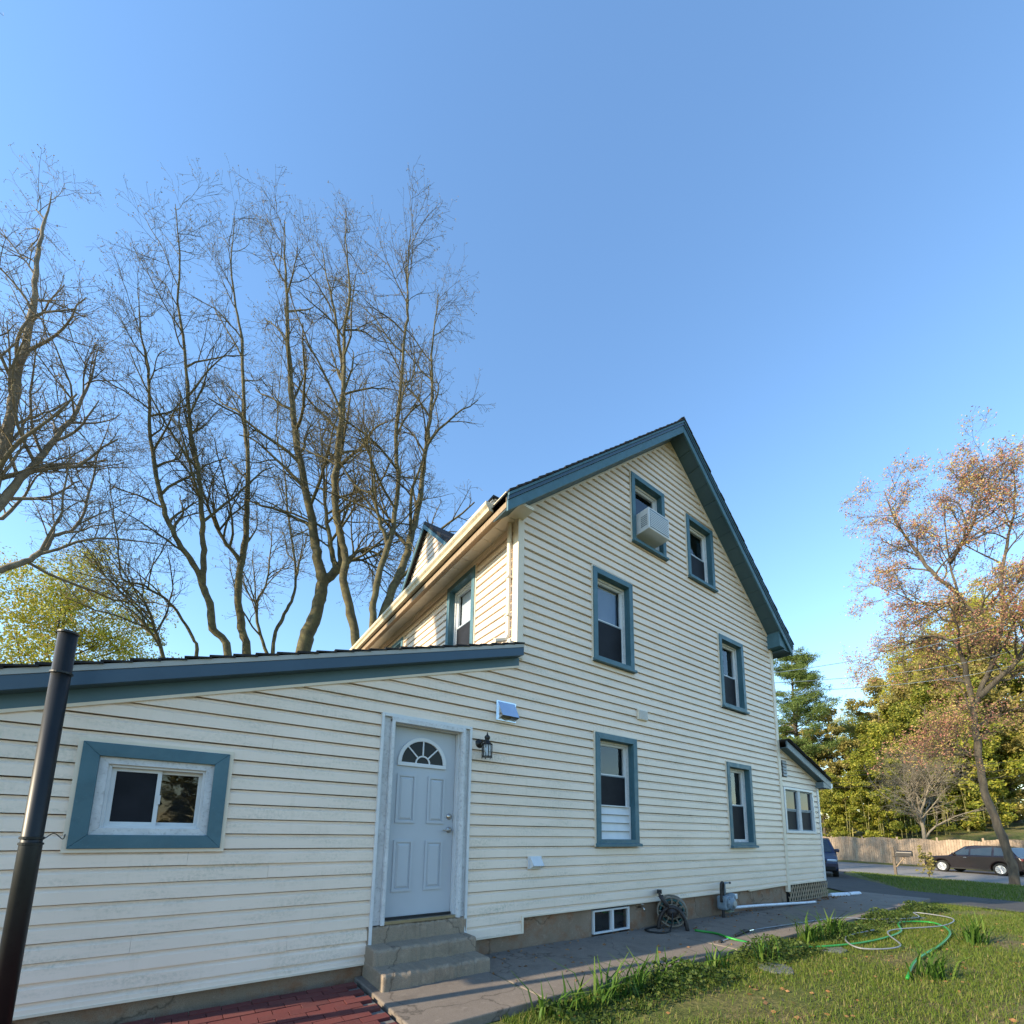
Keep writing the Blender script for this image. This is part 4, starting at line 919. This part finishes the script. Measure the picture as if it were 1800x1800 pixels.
# ================================================================== TREES
class Tree:
    def __init__(s, seed): s.r = np.random.default_rng(seed); s.br = []; s.tips = []
    def rnd_dir(s):
        v = s.r.normal(size=3); return v / np.linalg.norm(v)
    def limb(s, pts, r0, r1, lev, wob=0):
        P = np.array(pts, float); s.br.append((P, np.linspace(r0, r1, len(P)), lev)); return P
    def spawn(s, P, R, lev, spec, maxlev):
        if lev > maxlev: return
        cnt, lo, lmin, lmax, ang, upb, npt = spec[lev]
        seg = np.linalg.norm(np.diff(P, axis=0), axis=1).sum(); n = max(1, int(round(cnt * (1 if lev > 1 else 1))))
        d = np.r_[0, np.cumsum(np.linalg.norm(np.diff(P, axis=0), axis=1))]
        for i in range(n):
            t = lo + (1 - lo) * (i + s.r.random()) / n; a = t * d[-1]
            k = min(len(P) - 2, max(0, np.searchsorted(d, a) - 1)); f = (a - d[k]) / (d[k + 1] - d[k] + 1e-9)
            p = P[k] + (P[k + 1] - P[k]) * f; tan = P[k + 1] - P[k]; tan = tan / (np.linalg.norm(tan) + 1e-9); rad = R[k] + (R[k + 1] - R[k]) * f
            q = s.rnd_dir(); q = q - tan * (q @ tan); q /= (np.linalg.norm(q) + 1e-9); an = RAD(ang) * s.r.uniform(.6, 1.35)
            dr = tan * math.cos(an) + q * math.sin(an); dr[2] += upb * s.r.uniform(.3, 1.2); dr /= np.linalg.norm(dr)
            L = s.r.uniform(lmin, lmax) * (1.15 - .55 * t); pts = [p]; step = L / npt
            for j in range(npt):
                dr = dr + s.r.normal(size=3) * .14; dr[2] += upb * .10; dr /= np.linalg.norm(dr); pts.append(pts[-1] + dr * step)
            r0 = min(rad * .66, .017 * L + .008) if lev < maxlev else min(rad * .6, .010)
            r1 = max(.0045, r0 * .32); Q = s.limb(pts, r0, r1, lev)
            if lev >= maxlev - 0: s.tips += [pts[-1], pts[-2]]
            elif lev == maxlev - 1: s.tips.append(pts[-1])
            s.spawn(Q, np.linspace(r0, r1, len(Q)), lev + 1, spec, maxlev)
    def wood(s, lev_lo=0, lev_hi=9):
        VV, FF = [], []; off = 0
        for P, R, lev in s.br:
            if not (lev_lo <= lev <= lev_hi): continue
            n = 11 if lev == 0 else (5 if lev == 1 else 3); m = len(P)
            T = np.gradient(P, axis=0); T /= (np.linalg.norm(T, axis=1, keepdims=True) + 1e-9)
            A = np.where(np.abs(T[:, 2:3]) < .95, np.array([[0, 0, 1.0]]), np.array([[1.0, 0, 0]])); A = np.repeat(A[:1], m, 0) if m < 3 else A
            A = np.repeat(np.array([[1.0, 0.13, 0]]) if np.abs(T[:, 2]).mean() > .55 else np.array([[0.0, 0.1, 1.0]]), m, 0)
            B1 = A - T * (A * T).sum(1, keepdims=True); B1 /= (np.linalg.norm(B1, axis=1, keepdims=True) + 1e-9); B2 = np.cross(T, B1)
            an = 2 * np.pi * np.arange(n) / n
            RR = R[:, None] * (1 + (s.r.normal(size=(m, n)) * .07 if lev == 0 else 0))
            V = P[:, None, :] + RR[:, :, None] * (np.cos(an)[None, :, None] * B1[:, None, :] + np.sin(an)[None, :, None] * B2[:, None, :])
            i, k = np.meshgrid(np.arange(m - 1), np.arange(n), indexing='ij'); k2 = (k + 1) % n
            Fq = np.stack([i * n + k, i * n + k2, (i + 1) * n + k2, (i + 1) * n + k], -1).reshape(-1, 4)
            VV.append(V.reshape(-1, 3)); FF.append(Fq + off); off += m * n
        return np.concatenate(VV), np.concatenate(FF)
def quads(r, C, size, flat=0.0, jit=0.0, aspect=.55):
    C = np.asarray(C, float); n = len(C); C = C + r.normal(size=(n, 3)) * jit
    u = r.normal(size=(n, 3)); u[:, 2] *= (1 - flat); u /= np.linalg.norm(u, axis=1, keepdims=True)
    w = r.normal(size=(n, 3)); w -= u * (w * u).sum(1, keepdims=True); w /= np.linalg.norm(w, axis=1, keepdims=True)
    s = size * r.uniform(.6, 1.35, size=(n, 1)); a = u * s; b = w * s * aspect
    V = np.stack([C - a, C + b, C + a, C - b], 1).reshape(-1, 3); Fq = np.arange(4 * n).reshape(n, 4)
    return V, Fq
def put_tree(name, label, loc, wood, leaves, bark, leafmat, group, twigs=None, cat='tree', rz=0, local=False):
    t = thing(name, label, cat, loc, group, rz)
    link('trunk', fast_mesh('trunk', *wood), M[bark], t, smooth=True, local=local)
    cr = None
    if twigs is not None:
        cr = link('crown', fast_mesh('crown', *twigs), M[bark], t, local=local)
    if leaves is not None: link('leaves' if cr else 'crown', fast_mesh('leaves', *leaves), M[leafmat], cr or t, local=local)
    return t
def copy_thing(src, loc, rz, label, sc=1.0):
    e = src.copy(); col.objects.link(e); e.location = loc; e.rotation_euler = (0, 0, rz); e.scale = (sc, sc, sc); e['label'] = label
    for ch in list(src.children):
        c = ch.copy(); col.objects.link(c); c.parent = e; c.matrix_parent_inverse = ch.matrix_parent_inverse
        for g2 in list(ch.children):
            d = g2.copy(); col.objects.link(d); d.parent = c; d.matrix_parent_inverse = g2.matrix_parent_inverse
    return e
BARE = {1: (17, .12, 1.8, 4.6, 46, .22, 7), 2: (8, .15, .8, 2.1, 48, .12, 5), 3: (5, .15, .3, .9, 50, .08, 3), 4: (1, .3, .15, .4, 45, .05, 2)}
def bare_tree(name, label, base_px, depth, limbs, seed, bark='bark_ivy', buds='leaf_bud', spec=BARE, maxlev=4, budsize=.028, nb=1.0, group='bare trees behind the house', ext=70, rept=1):
    b0 = at_depth(*base_px, depth); base = np.array([b0[0], b0[1], H(b0[0], b0[1])]); T = Tree(seed)
    for (pts, r0, r1, to_ground) in limbs:
        if ext: 
            du, dv = pts[-1][0] - pts[-2][0], pts[-1][1] - pts[-2][1]; q0 = pts[-1]; add = []
            for e_ in range(3): q0 = (q0[0] + du * .5 + T.r.normal() * 6, q0[1] - ext * (.8 + .4 * T.r.random())); add.append(q0)
            pts = list(pts) + add if len(pts) > 6 else pts
        P = [on_tree_plane(u, v, base) for u, v in pts]
        # give limbs some depth so the tree is not a flat sheet
        n_ = np.array([base[0] - CAM[0], base[1] - CAM[1], 0]); n_ /= np.linalg.norm(n_); dd = T.r.uniform(-.35, .35) if not to_ground else 0
        P = [p + n_ * dd * max(0, (p[2] - P[0][2])) * .6 for p in P]
        if to_ground:
            g0 = np.array([P[0][0], P[0][1], H(P[0][0], P[0][1]) - .1]); P = [g0, g0 * .5 + P[0] * .5 + T.r.normal(size=3) * np.array([.1, .1, 0])] + P
        P = np.array(smooth_path(P, 4)); P[1:-1] += T.r.normal(size=(len(P) - 2, 3)) * .02
        tt = np.linspace(0, 1, len(P)); R = (r0 * 1.2 - .012) * (1 - tt) ** .85 + .012; T.br.append((P, R, 0))
        start = 0 if not to_ground else int(len(P) * .30)
        T.spawn(P[start:], R[start:], 1, spec, maxlev)
    tips = np.array(T.tips); k = T.r.random(len(tips)) < nb
    lv = quads(T.r, np.repeat(tips[k], rept, 0), budsize, 0, .03 if rept == 1 else .09)
    return put_tree(name, label, base, T.wood(0, 1), lv, bark, buds, group, T.wood(2, 9))
LT = 'bare trees behind the house'
bare_tree('bare_tree', 'slender bare tree forking in two, leftmost of the tall trunks behind the lean-to', (400, 1150), 19, [
    ([(400, 1150), (375, 1105), (368, 1060), (356, 1028), (345, 1000), (320, 962), (298, 920), (280, 860), (268, 790), (262, 720)], .15, .03, True),
    ([(356, 1028), (358, 990), (357, 950), (355, 915), (350, 850), (338, 780), (330, 700), (326, 640)], .10, .02, False)], 21)
bare_tree('bare_tree', 'straight lichen-covered bare tree, second tall trunk behind the lean-to', (430, 1150), 21, [
    ([(432, 1150), (424, 1105), (420, 1060), (422, 1000), (430, 960), (433, 915), (436, 850), (432, 770), (428, 690), (425, 600)], .17, .03, True),
    ([(422, 985), (398, 958), (375, 918), (352, 860), (335, 800)], .09, .025, False)], 22)
bare_tree('bare_tree', 'stout bare tree with a wide fork, thickest trunk behind the lean-to', (535, 1145), 19, [
    ([(532, 1150), (546, 1105), (560, 1060), (567, 1022), (560, 990), (553, 950), (548, 912), (535, 850), (520, 770), (512, 690), (505, 600)], .27, .04, True),
    ([(567, 1022), (586, 1008), (601, 985), (598, 940), (594, 910), (590, 850), (600, 770), (606, 690), (600, 610)], .17, .03, False),
    ([(590, 1000), (583, 970), (577, 940), (572, 905), (566, 840), (560, 760)], .11, .03, False)], 23)
bare_tree('bare_tree', 'mossy bare trunk close to the side wall of the house', (625, 1140), 18, [
    ([(626, 1150), (616, 1080), (605, 1020), (608, 985), (600, 945), (590, 905), (588, 840), (596, 760), (604, 670), (606, 580)], .17, .03, True),
    ([(607, 1000), (622, 975), (640, 968), (660, 972), (677, 985)], .07, .02, False)], 24)
bare_tree('bare_tree', 'grey bare tree rising just beside the sunlit eave', (660, 1110), 17, [
    ([(655, 1118), (656, 1060), (668, 1005), (683, 958), (692, 915), (700, 850), (696, 770), (705, 680), (712, 590)], .13, .03, True),
    ([(664, 1112), (678, 1062), (704, 1000), (718, 960), (728, 915), (742, 850), (752, 770), (764, 690), (770, 620)], .15, .03, False),
    ([(684, 960), (673, 935), (665, 912), (655, 850), (648, 770)], .08, .02, False)], 25)
bare_tree('bare_tree', 'thin many-branched bare tree between the second trunk and the stout one', (470, 1150), 26, [
    ([(478, 1150), (485, 1110), (500, 1080), (515, 1050), (520, 1010), (515, 960), (505, 900), (500, 830)], .10, .02, True),
    ([(470, 1150), (455, 1105), (452, 1060), (470, 1020), (475, 970), (480, 910)], .08, .02, False)], 26, nb=1.0, budsize=.04)
bare_tree('bare_tree', 'low leaning bare tree with arching branches near the yellow tree', (300, 1160), 20, [
    ([(345, 1160), (338, 1120), (320, 1090), (300, 1060), (270, 1040), (245, 1025), (215, 1018)], .07, .015, True),
    ([(290, 1165), (272, 1110), (262, 1080), (245, 1050), (205, 1015)], .07, .012, False)], 27)
bare_tree('bare_tree', 'big grey tree at the left edge, its bare limbs reaching in above the black pipe', (-60, 1150), 15, [
    ([(-55, 1160), (-50, 1080), (-45, 1010), (-38, 960), (-25, 900), (-5, 820), (20, 730), (35, 640), (60, 540)], .26, .05, True),
    ([(-45, 1010), (0, 1000), (48, 985), (72, 970), (85, 958), (95, 938), (135, 925)], .09, .02, False),
    ([(-30, 920), (15, 870), (60, 815), (110, 760), (150, 690), (170, 620)], .12, .03, False),
    ([(-25, 900), (-20, 820), (-50, 730), (-60, 640)], .14, .03, False)], 28, bark='bark_light')
src = [o for o in bpy.data.objects if o.get('label', '').startswith('stout bare tree')][0]
copy_thing(src, (-9.4, 3.7, -.52), 2.2, 'bare tree out of view at the left whose shadow dapples the sunlit side wall')
copy_thing(src, (-11.5, 5.7, -.52), 4.0, 'second bare tree out of view, shading the sunlit side wall from further off')
# yellow-green tree at far left
def leafy(name, label, loc, height, crown_r, crown_h, seed, leafmat, bark, size, n_leaf, group, trunk_r=.2, gaps=.35, flat=0, clumps=60, cat='tree', low=.0):
    T = Tree(seed); r = T.r
    P = np.array([(0, 0, -.2), (r.normal() * .1, r.normal() * .1, height * .3), (r.normal() * .25, r.normal() * .25, height * .62), (r.normal() * .3, r.normal() * .3, height * .93)]); P = np.array(smooth_path(P, 4))
    R = np.linspace(trunk_r, trunk_r * .12, len(P)); T.br.append((P, R, 0))
    cz = height - crown_h / 2
    T.spawn(P[int(len(P) * (.15 + .2 * (1 - low))):], R[int(len(P) * (.15 + .2 * (1 - low))):], 1, {1: (16, .05, crown_r * .6, crown_r * 1.05, 58, .22, 5), 2: (6, .25, crown_r * .2, crown_r * .45, 45, .1, 4)}, 2)
    cen = []
    for i in range(clumps):
        d = T.rnd_dir(); k = r.random() ** .4; prof_ = 1.0
        p = d * np.array([crown_r, crown_r, crown_h / 2]) * k * r.uniform(.75, 1.08); p[2] += cz
        if low and i % 2:
            zz = r.uniform(.2, height * .6); p = np.array([d[0] * crown_r * .95 * k, d[1] * crown_r * .95 * k, zz])
        cen.append(p)
    cen = np.array(cen + [np.array(t) for t in T.tips[::3]]); rad = r.uniform(.08, .22, len(cen)) * crown_r
    idx = r.integers(0, len(cen), n_leaf); u = r.normal(size=(n_leaf, 3)); u /= np.linalg.norm(u, axis=1, keepdims=True)
    Pp = cen[idx] + u * (rad[idx, None] * r.random((n_leaf, 1)) ** .45) * np.array([1, 1, .75])
    Pp = Pp[Pp[:, 2] > .15]
    lv = quads(r, Pp, size, flat, 0)
    return put_tree(name, label, loc, T.wood(0, 1), lv, bark, leafmat, group, T.wood(2, 9), cat, local=True)
p = at_depth(95, 1150, 31); leafy('leafy_tree', 'rounded tree with fresh yellow-green leaves behind the black pipe', (p[0], p[1], H(p[0], p[1])), 20.5, 6.6, 12.5, 31, 'leaf_yellow', 'bark', .085, 42000, 'spring trees', .25, clumps=330)
# ---- right-hand side
def pine(loc, height, seed, label):
    T = Tree(seed); r = T.r
    P = np.array([(0, 0, -.3), (.1, .1, height * .35), (-.1, .15, height * .7), (.1, 0, height)]); P = np.array(smooth_path(P, 6)); T.br.append((P, np.linspace(.38, .05, len(P)), 0)); pts = []
    z = height * .30
    while z < height * .99:
        t = (z / height - .30) / .70; Lm = 5.4 * (1 - t) ** .55 * (.55 + .45 * min(1, t * 5)) + .5
        for k in range(r.integers(4, 6)):
            a = r.uniform(0, 2 * math.pi); L = Lm * r.uniform(.55, 1.1); d = np.array([math.cos(a), math.sin(a), r.uniform(-.02, .22) + .35 * t])
            b = [np.array([0, 0, z]), np.array([0, 0, z]) + d * L * .5 - np.array([0, 0, .1]), np.array([0, 0, z]) + d * L + np.array([0, 0, .15 * L * .5])]
            B = np.array(smooth_path(b, 3)); T.br.append((B, np.linspace(.07 * (1 - t) + .02, .012, len(B)), 1))
            for q in range(int(16 + 20 * (1 - t))):
                s = r.uniform(.35, 1.05); c = b[0] + d * L * s + np.array([0, 0, .12 * L * s * s]) + r.normal(size=3) * np.array([.34, .34, .11]) * (.6 + .5 * (1 - t)); pts.append(c)
        z += r.uniform(.5, .95) * (1.1 - .5 * t)
    pts = np.repeat(np.array(pts), 26, 0) + r.normal(size=(len(pts) * 26, 3)) * np.array([.26, .26, .12])
    lv = quads(r, pts, .15, .25, 0, .18)
    return put_tree('pine_tree', label, loc, T.wood(0, 0), lv, 'bark', 'leaf_pine', 'trees beyond the road', T.wood(1, 9), local=True)
def ground_at(u, depth):
    p = at_depth(u, 1480, depth); return (float(p[0]), float(p[1]), H(p[0], p[1]))
pine(ground_at(1418, 52), 22.5, 41, 'tall layered pine tree beyond the road beside the house corner')
# red-flowering maple on the verge
RED = {1: (15, .12, 1.5, 3.6, 50, .08, 6), 2: (8, .2, .7, 1.6, 45, .05, 5), 3: (6, .15, .3, .8, 48, .04, 4), 4: (2, .2, .14, .34, 45, .02, 2)}
bare_tree('maple_tree', 'red-flowering maple with a crooked pale trunk between driveway and road', (1765, 1500), 21, [
    ([(1772, 1500), (1750, 1440), (1730, 1390), (1722, 1340), (1716, 1290), (1712, 1250), (1722, 1215), (1738, 1180), (1748, 1140), (1738, 1100), (1705, 1070), (1685, 1045), (1670, 990), (1662, 930), (1658, 860)], .155, .03, True),
    ([(1712, 1250), (1702, 1200), (1690, 1150), (1668, 1130), (1630, 1128), (1580, 1145), (1530, 1155)], .10, .02, False),
    ([(1738, 1110), (1700, 1070), (1670, 1055), (1630, 1060), (1590, 1045), (1555, 1025)], .08, .02, False),
    ([(1722, 1225), (1760, 1190), (1790, 1160), (1815, 1100), (1830, 1030)], .11, .03, False),
    ([(1748, 1140), (1765, 1080), (1760, 1010), (1775, 930), (1785, 850), (1780, 790)], .09, .02, False),
    ([(1690, 1050), (1640, 1010), (1600, 960), (1575, 920), (1560, 880)], .08, .02, False),
    ([(1670, 990), (1700, 940), (1722, 880), (1730, 810)], .08, .02, False),
    ([(1718, 1330), (1700, 1322), (1675, 1308)], .05, .02, False)], 42, bark='bark', buds='leaf_red', spec=RED, budsize=.046, group='spring trees', nb=.85, ext=0, rept=2)
bare_tree('bare_tree', 'small bare street tree with upswept twigs in front of the far fence', (1628, 1500), 33, [
    ([(1628, 1490), (1622, 1455), (1617, 1430), (1612, 1400), (1606, 1360)], .15, .03, True), ([(1617, 1430), (1630, 1395), (1640, 1360)], .07, .02, False), ([(1616, 1432), (1598, 1400), (1588, 1365)], .07, .02, False)], 43, bark='bark_light', group='spring trees')
# thicket behind the fence: trees one can tell apart
th = [('olive', leafy('thicket_tree', 'olive broadleaf tree behind the fence, next to the pine', (0, 0, -99), 11, 3.0, 9.5, 51, 'leaf_olive', 'bark', .095, 22000, 'trees beyond the road', .18, clumps=90, low=1)),
      ('ever', leafy('thicket_tree', 'dense green evergreen behind the fence', (0, 0, -99), 10, 3.1, 9.4, 52, 'leaf_ever', 'bark', .095, 24000, 'trees beyond the road', .16, clumps=90, low=1)),
      ('bamboo', leafy('thicket_tree', 'yellow-green bamboo clump behind the fence', (0, 0, -99), 9, 2.4, 8.6, 53, 'leaf_bamboo', 'culm', .09, 22000, 'trees beyond the road', .06, clumps=80, low=1)),
      ('yellow', leafy('thicket_tree', 'tall yellow-leaved tree', (0, 0, -99), 16, 4.0, 8.5, 54, 'leaf_yellow', 'bark_light', .075, 17000, 'trees beyond the road', .22, clumps=120))]
spots = [  # u, depth, kind, scale, label
    (1452, 47, 1, .80, 'dark evergreen behind the fence directly right of the porch'), (1478, 50, 0, 1.15, 'olive tree behind the fence at the foot of the pine'), (1500, 45, 2, .92, 'low bamboo clump left of the mailbox, behind the fence'),
    (1530, 49, 1, 1.02, 'green evergreen behind the fence, left of the mailbox'), (1555, 44, 2, 1.05, 'bright bamboo clump behind the fence above the mailbox'), (1572, 53, 0, 1.28, 'tall olive tree behind the bamboo above the mailbox'),
    (1598, 46, 1, .98, 'evergreen behind the fence, left of the small street tree'), (1622, 50, 2, 1.2, 'tall bamboo clump right behind the small street tree'), (1650, 45, 1, 1.05, 'dark evergreen above the hood of the plum car'),
    (1676, 49, 0, 1.2, 'olive tree above the windscreen of the plum car'), (1705, 44, 2, 1.1, 'bamboo clump behind the maple trunk'), (1728, 48, 1, 1.3, 'large evergreen right of the maple trunk'),
    (1765, 45, 0, 1.1, 'olive tree at the right edge behind the maple'), (1795, 47, 1, 1.3, 'evergreen at the far right edge of the view'), (1520, 62, 3, 1.02, 'tall yellow-leaved tree right of the pine'), (1600, 66, 3, .96, 'yellow-leaved tree showing above the thicket behind the maple limbs'),
    (1690, 60, 3, 1.08, 'yellow-leaved tree high behind the maple crown'), (1770, 58, 3, 1.12, 'yellow-leaved tree at the right edge, behind the maple'), (1408, 58, 0, 1.2, 'olive tree half hidden by the porch roof'), (1548, 55, 3, .86, 'yellow tree just right of the tall one beside the pine'), (1640, 57, 3, .95, 'yellow tree between the maple limbs and the street tree'), (1735, 63, 1, 1.9, 'tallest evergreen, high behind the maple trunk'), (1585, 58, 1, 1.25, 'tall evergreen left of the street tree'), (1662, 62, 0, 1.6, 'tall olive tree behind the street tree')]
first = {}
for i, (u, dep, k, sc, lab) in enumerate(spots):
    src = th[k][1]; g = ground_at(u, dep); sc *= (1.1 + .45 * max(0, (u - 1500) / 250)) if k != 3 else (1.05 if u < 1560 else 1.25 + .55 * min(1, (u - 1560) / 180))
    if k not in first:
        first[k] = 1; src.location = g; src.scale = (sc, sc, sc); src['label'] = lab
    else: copy_thing(src, g, i * 1.3, lab, sc)
# bamboo culms in front of the thicket
cr_ = np.random.default_rng(8)
for i in range(26):
    u = cr_.uniform(1470, 1790); g = np.array(ground_at(u, 42.8 + cr_.uniform(0, 1.5))); hgt = cr_.uniform(4, 7.5); lean_ = cr_.normal(size=2) * .05
    pts = [g + np.array([lean_[0] * z * z * .12, lean_[1] * z * z * .12, z]) for z in np.linspace(-.1, hgt, 7)]
    o = MB().tube(pts, np.linspace(.035, .012, 7), 6).build('bamboo_culm', M['culm'])
    tag(o, 'single pale bamboo culm standing in front of the thicket', 'bamboo', 'bamboo culms behind the fence')
# little evergreen seedling by the mailbox
g = on_z(1632, 1541, -1.07); leafy('conifer_shrub', 'small bushy evergreen seedling on the verge right of the mailbox', (g[0], g[1], H(g[0], g[1])), 1.5, .45, 1.4, 61, 'leaf_olive', 'bark', .05, 900, 'shrubs', .03, clumps=26, cat='shrub', low=1)

# trees across the garden whose reflections show in the panes
mirrored = ('in the lean-to slider', 'in the slider near its frame', 'in the door fanlight', 'in the door fanlight edge', 'in the boarded window', 'in the basement panes', 'in the pane above the reel', 'in the pane above the meter', 'in the porch panes', 'in the far porch pane', 'in the attic panes')
for i, wh in enumerate(mirrored):
    e = copy_thing(th[(1, 2, 0)[i % 3]][1], (-9 + i * 3.6, -24 - (i % 3) * 1.3, -.55), i * 2.1, 'garden tree seen only as a dim reflection ' + wh, .50 + .05 * (i % 3))
    e.name = 'garden_tree'; e['group'] = 'trees across the garden'

# ================================================================== WIRES
def wire(p0, p1, sag, mat, label, r=.012):
    p0, p1 = np.array(p0), np.array(p1); pts = [p0 + (p1 - p0) * t - np.array([0, 0, sag * 4 * t * (1 - t)]) for t in np.linspace(0, 1, 17)]
    tag(MB().tube(pts, r, 5).build('utility_wire', M[mat]), label, 'wire', 'overhead wires')
e0 = (XR + .02, .06, 4.55)
for i, (v0, u1, v1) in enumerate(((1190, 1790, 1075), (1222, 1790, 1135), (1240, 1800, 1160))):
    a = np.array([XR + .03, .10, 4.55 - .22 * i]); b = at_depth(u1 + 60, v1 - 20, 27 + i)
    wire(a, b, .55, 'wire_light', ('topmost', 'middle', 'lowest')[i] + ' pale service wire running from the house corner towards the road', .008)
for i, (ya, yb) in enumerate(((1362, 1328), (1374, 1342), (1380, 1356))):
    wire(at_depth(1380, ya + 4, 44), at_depth(1860, yb, 29), .35, 'wire', ('upper', 'middle', 'lower')[i] + ' dark street cable crossing in front of the thicket', .016)

# ================================================================== SMALL GROWTH
gr2 = np.random.default_rng(12)
def blades(r, X, Y, Zb, h, w, bend):
    n = len(X); a = r.uniform(0, 2 * np.pi, n); d = np.c_[np.cos(a), np.sin(a), np.zeros(n)]; s = np.c_[-np.sin(a), np.cos(a), np.zeros(n)]
    B = np.c_[X, Y, Zb]; hh = h * r.uniform(.5, 1.3, n)[:, None]; ww = (w * r.uniform(.7, 1.3, n))[:, None]; bb = (bend * r.uniform(.2, 1.3, n))[:, None]
    up = np.array([[0, 0, 1.0]]); m1 = B + up * hh * .55 + d * bb * hh * .3; tp = B + up * hh * (1 - .25 * bb) + d * bb * hh
    V = np.stack([B - s * ww, B + s * ww, m1 + s * ww * .8, m1 - s * ww * .8, tp + s * ww * .15, tp - s * ww * .15], 1).reshape(-1, 3)
    k = np.arange(n)[:, None] * 6; Fq = np.concatenate([k + np.array([[0, 1, 2, 3]]), k + np.array([[3, 2, 4, 5]])])
    return V, Fq
n = 170000
X = gr2.uniform(.6, 13, n); Yv = -1.42 - gr2.random(n) ** 1.3 * 3.6
cl = np.sin(X * 2.1 + 1.3 * np.sin(Yv * 3)) + np.sin(Yv * 4.3 + X * .7) + gr2.normal(size=n) * .8; k = cl > -.75
X, Yv = X[k], Yv[k]; Zg = np.array([H(a, b) for a, b in zip(X, Yv)]) - .01
tag(link('lawn_grass', fast_mesh('lawn_grass', *blades(gr2, X, Yv, Zg, .055, .0026, .75)), M['grass']), 'patchy short grass beside the concrete path', 'grass', kind='stuff')
n = 60000
X = gr2.uniform(15.5, 31, n); Yv = gr2.uniform(-9, 7.5, n); k = (Yv < .0 + (X - 16.6) * .43) & (X - .25 * Yv < 29.2) & (X > 16.4)
X, Yv = X[k], Yv[k]; Zg = np.array([H(a, b) for a, b in zip(X, Yv)]) - .01
tag(link('verge_grass', fast_mesh('verge_grass', *blades(gr2, X, Yv, Zg, .10, .006, .6)), M['grass']), 'rough grass of the front lawn by the road', 'grass', kind='stuff')
n = 9000; Yv = gr2.uniform(-4, 22, n); X = 41.4 + .26 * Yv + gr2.random(n) * .7 - .2
Zg = np.array([H(a, b) for a, b in zip(X, Yv)]) - .01
tag(link('fence_grass', fast_mesh('fence_grass', *blades(gr2, X, Yv, Zg, .16, .01, .6)), M['grass']), 'strip of grass along the foot of the fence', 'grass', kind='stuff')
# lily-like clumps along the path edge
clumps = [(.95, -1.56, 22, .30), (1.25, -1.60, 26, .33), (1.62, -1.58, 34, .36), (1.95, -1.62, 30, .34), (2.35, -1.56, 26, .30), (2.75, -1.60, 22, .26), (3.3, -1.58, 24, .28), (4.1, -1.75, 30, .34), (5.6, -1.62, 46, .42), (6.3, -1.66, 40, .40), (7.6, -2.9, 60, .42), (5.0, -3.0, 50, .36)]
where = ['nearest the bottom edge of the view', 'second along the path from the bottom edge', 'third along the path edge, broad and bright', 'fourth along the path edge', 'fifth along the path edge', 'sixth along the path edge', 'seventh along the path edge',
         'where the green hose leaves the path', 'tall and dark at the path edge beyond the wand', 'beside the tall dark clump further along the path', 'out on the lawn near the hoses at the right', 'at the lower right corner of the lawn']
for (x, y, nb_, h), wh in zip(clumps, where):
    r = np.random.default_rng(int(x * 100)); X = x + r.normal(size=nb_) * .10; Yv = y + r.normal(size=nb_) * .055; Zg = np.array([H(a, b) for a, b in zip(X, Yv)]) - .02
    V, Fq = blades(r, X, Yv, Zg, h, .0105, .95)
    tag(link('lily_clump', fast_mesh('lily_clump', V, Fq), M['lily']), 'clump of strappy green leaves ' + wh, 'plant', 'leafy clumps beside the path')
# ground cover of weeds along the path edge
n = 16000; X = gr2.uniform(.9, 12.0, n); Yv = -1.46 - gr2.random(n) ** 1.6 * .5; Zg = np.array([H(a, b) for a, b in zip(X, Yv)]) + gr2.random(n) * .10 * (1 + np.sin(X * 3.1))
tag(link('weed_cover', fast_mesh('weed_cover', *quads(gr2, np.c_[X, Yv, Zg], .018, .3, 0, .7)), M['weed']), 'low weeds crowding the edge of the path', 'weeds', kind='stuff')
# fallen leaves
n = 900; X = np.r_[gr2.uniform(.9, 12.4, 260), gr2.uniform(1, 12, 420), gr2.uniform(8.8, 11.6, 220)]; Yv = np.r_[-.03 - gr2.random(260) ** 2 * 1.3, -1.45 - gr2.random(420) * 2.6, gr2.uniform(-.22, -.02, 220)]
Zg = np.array([(-.442 if b > -1.38 else H(a, b) + .015) for a, b in zip(X, Yv)])
tag(link('fallen_leaves', fast_mesh('fallen_leaves', *quads(gr2, np.c_[X, Yv, Zg], .022, .93, 0, .6)), M['leaf_dead']), 'scattered brown leaves on path and lawn', 'leaves', kind='stuff')
# flagstones sunk in the lawn
for (x, y, s, lab) in ((3.9, -1.95, .28, 'dark slate flagstone nearest the bottom edge'), (5.4, -1.95, .24, 'slate flagstone under the green hose'), (8.7, -1.75, .30, 'slate flagstone by the path beneath the grey hose'), (9.4, -1.85, .26, 'slate flagstone furthest along the path')):
    r = random.Random(int(x * 10)); z = H(x, y); q = [(x + s * r.uniform(.7, 1.1) * math.cos(a), y + s * .7 * r.uniform(.7, 1.1) * math.sin(a), z - .03) for a in np.linspace(0, 2 * math.pi, 8)[:-1]]
    tag(MB().prism(q, (0, 0, .05)).build('flagstone', M['slate'], bevel=.008), lab, 'flagstone', 'flagstones in the lawn')
# white downspout lengths lying by the porch
for (x0, y0, x1, y1, lab) in ((10.85, -.10, 11.45, -.26, 'white drain pipe length lying beyond the lattice'), (11.65, -.22, 12.05, -.30, 'short white pipe end lying near the driveway')):
    z = -.47 if False else H(x0, y0) + .10
    tag(MB().tube([(x0, y0 + .08, z), ((x0 + x1) / 2, (y0 + y1) / 2 + .08, z + .004), (x1, y1 + .08, z)], .055, 10).build('drain_length', M['pvc'], bevel=0), lab, 'pipe', 'white pipes by the porch')
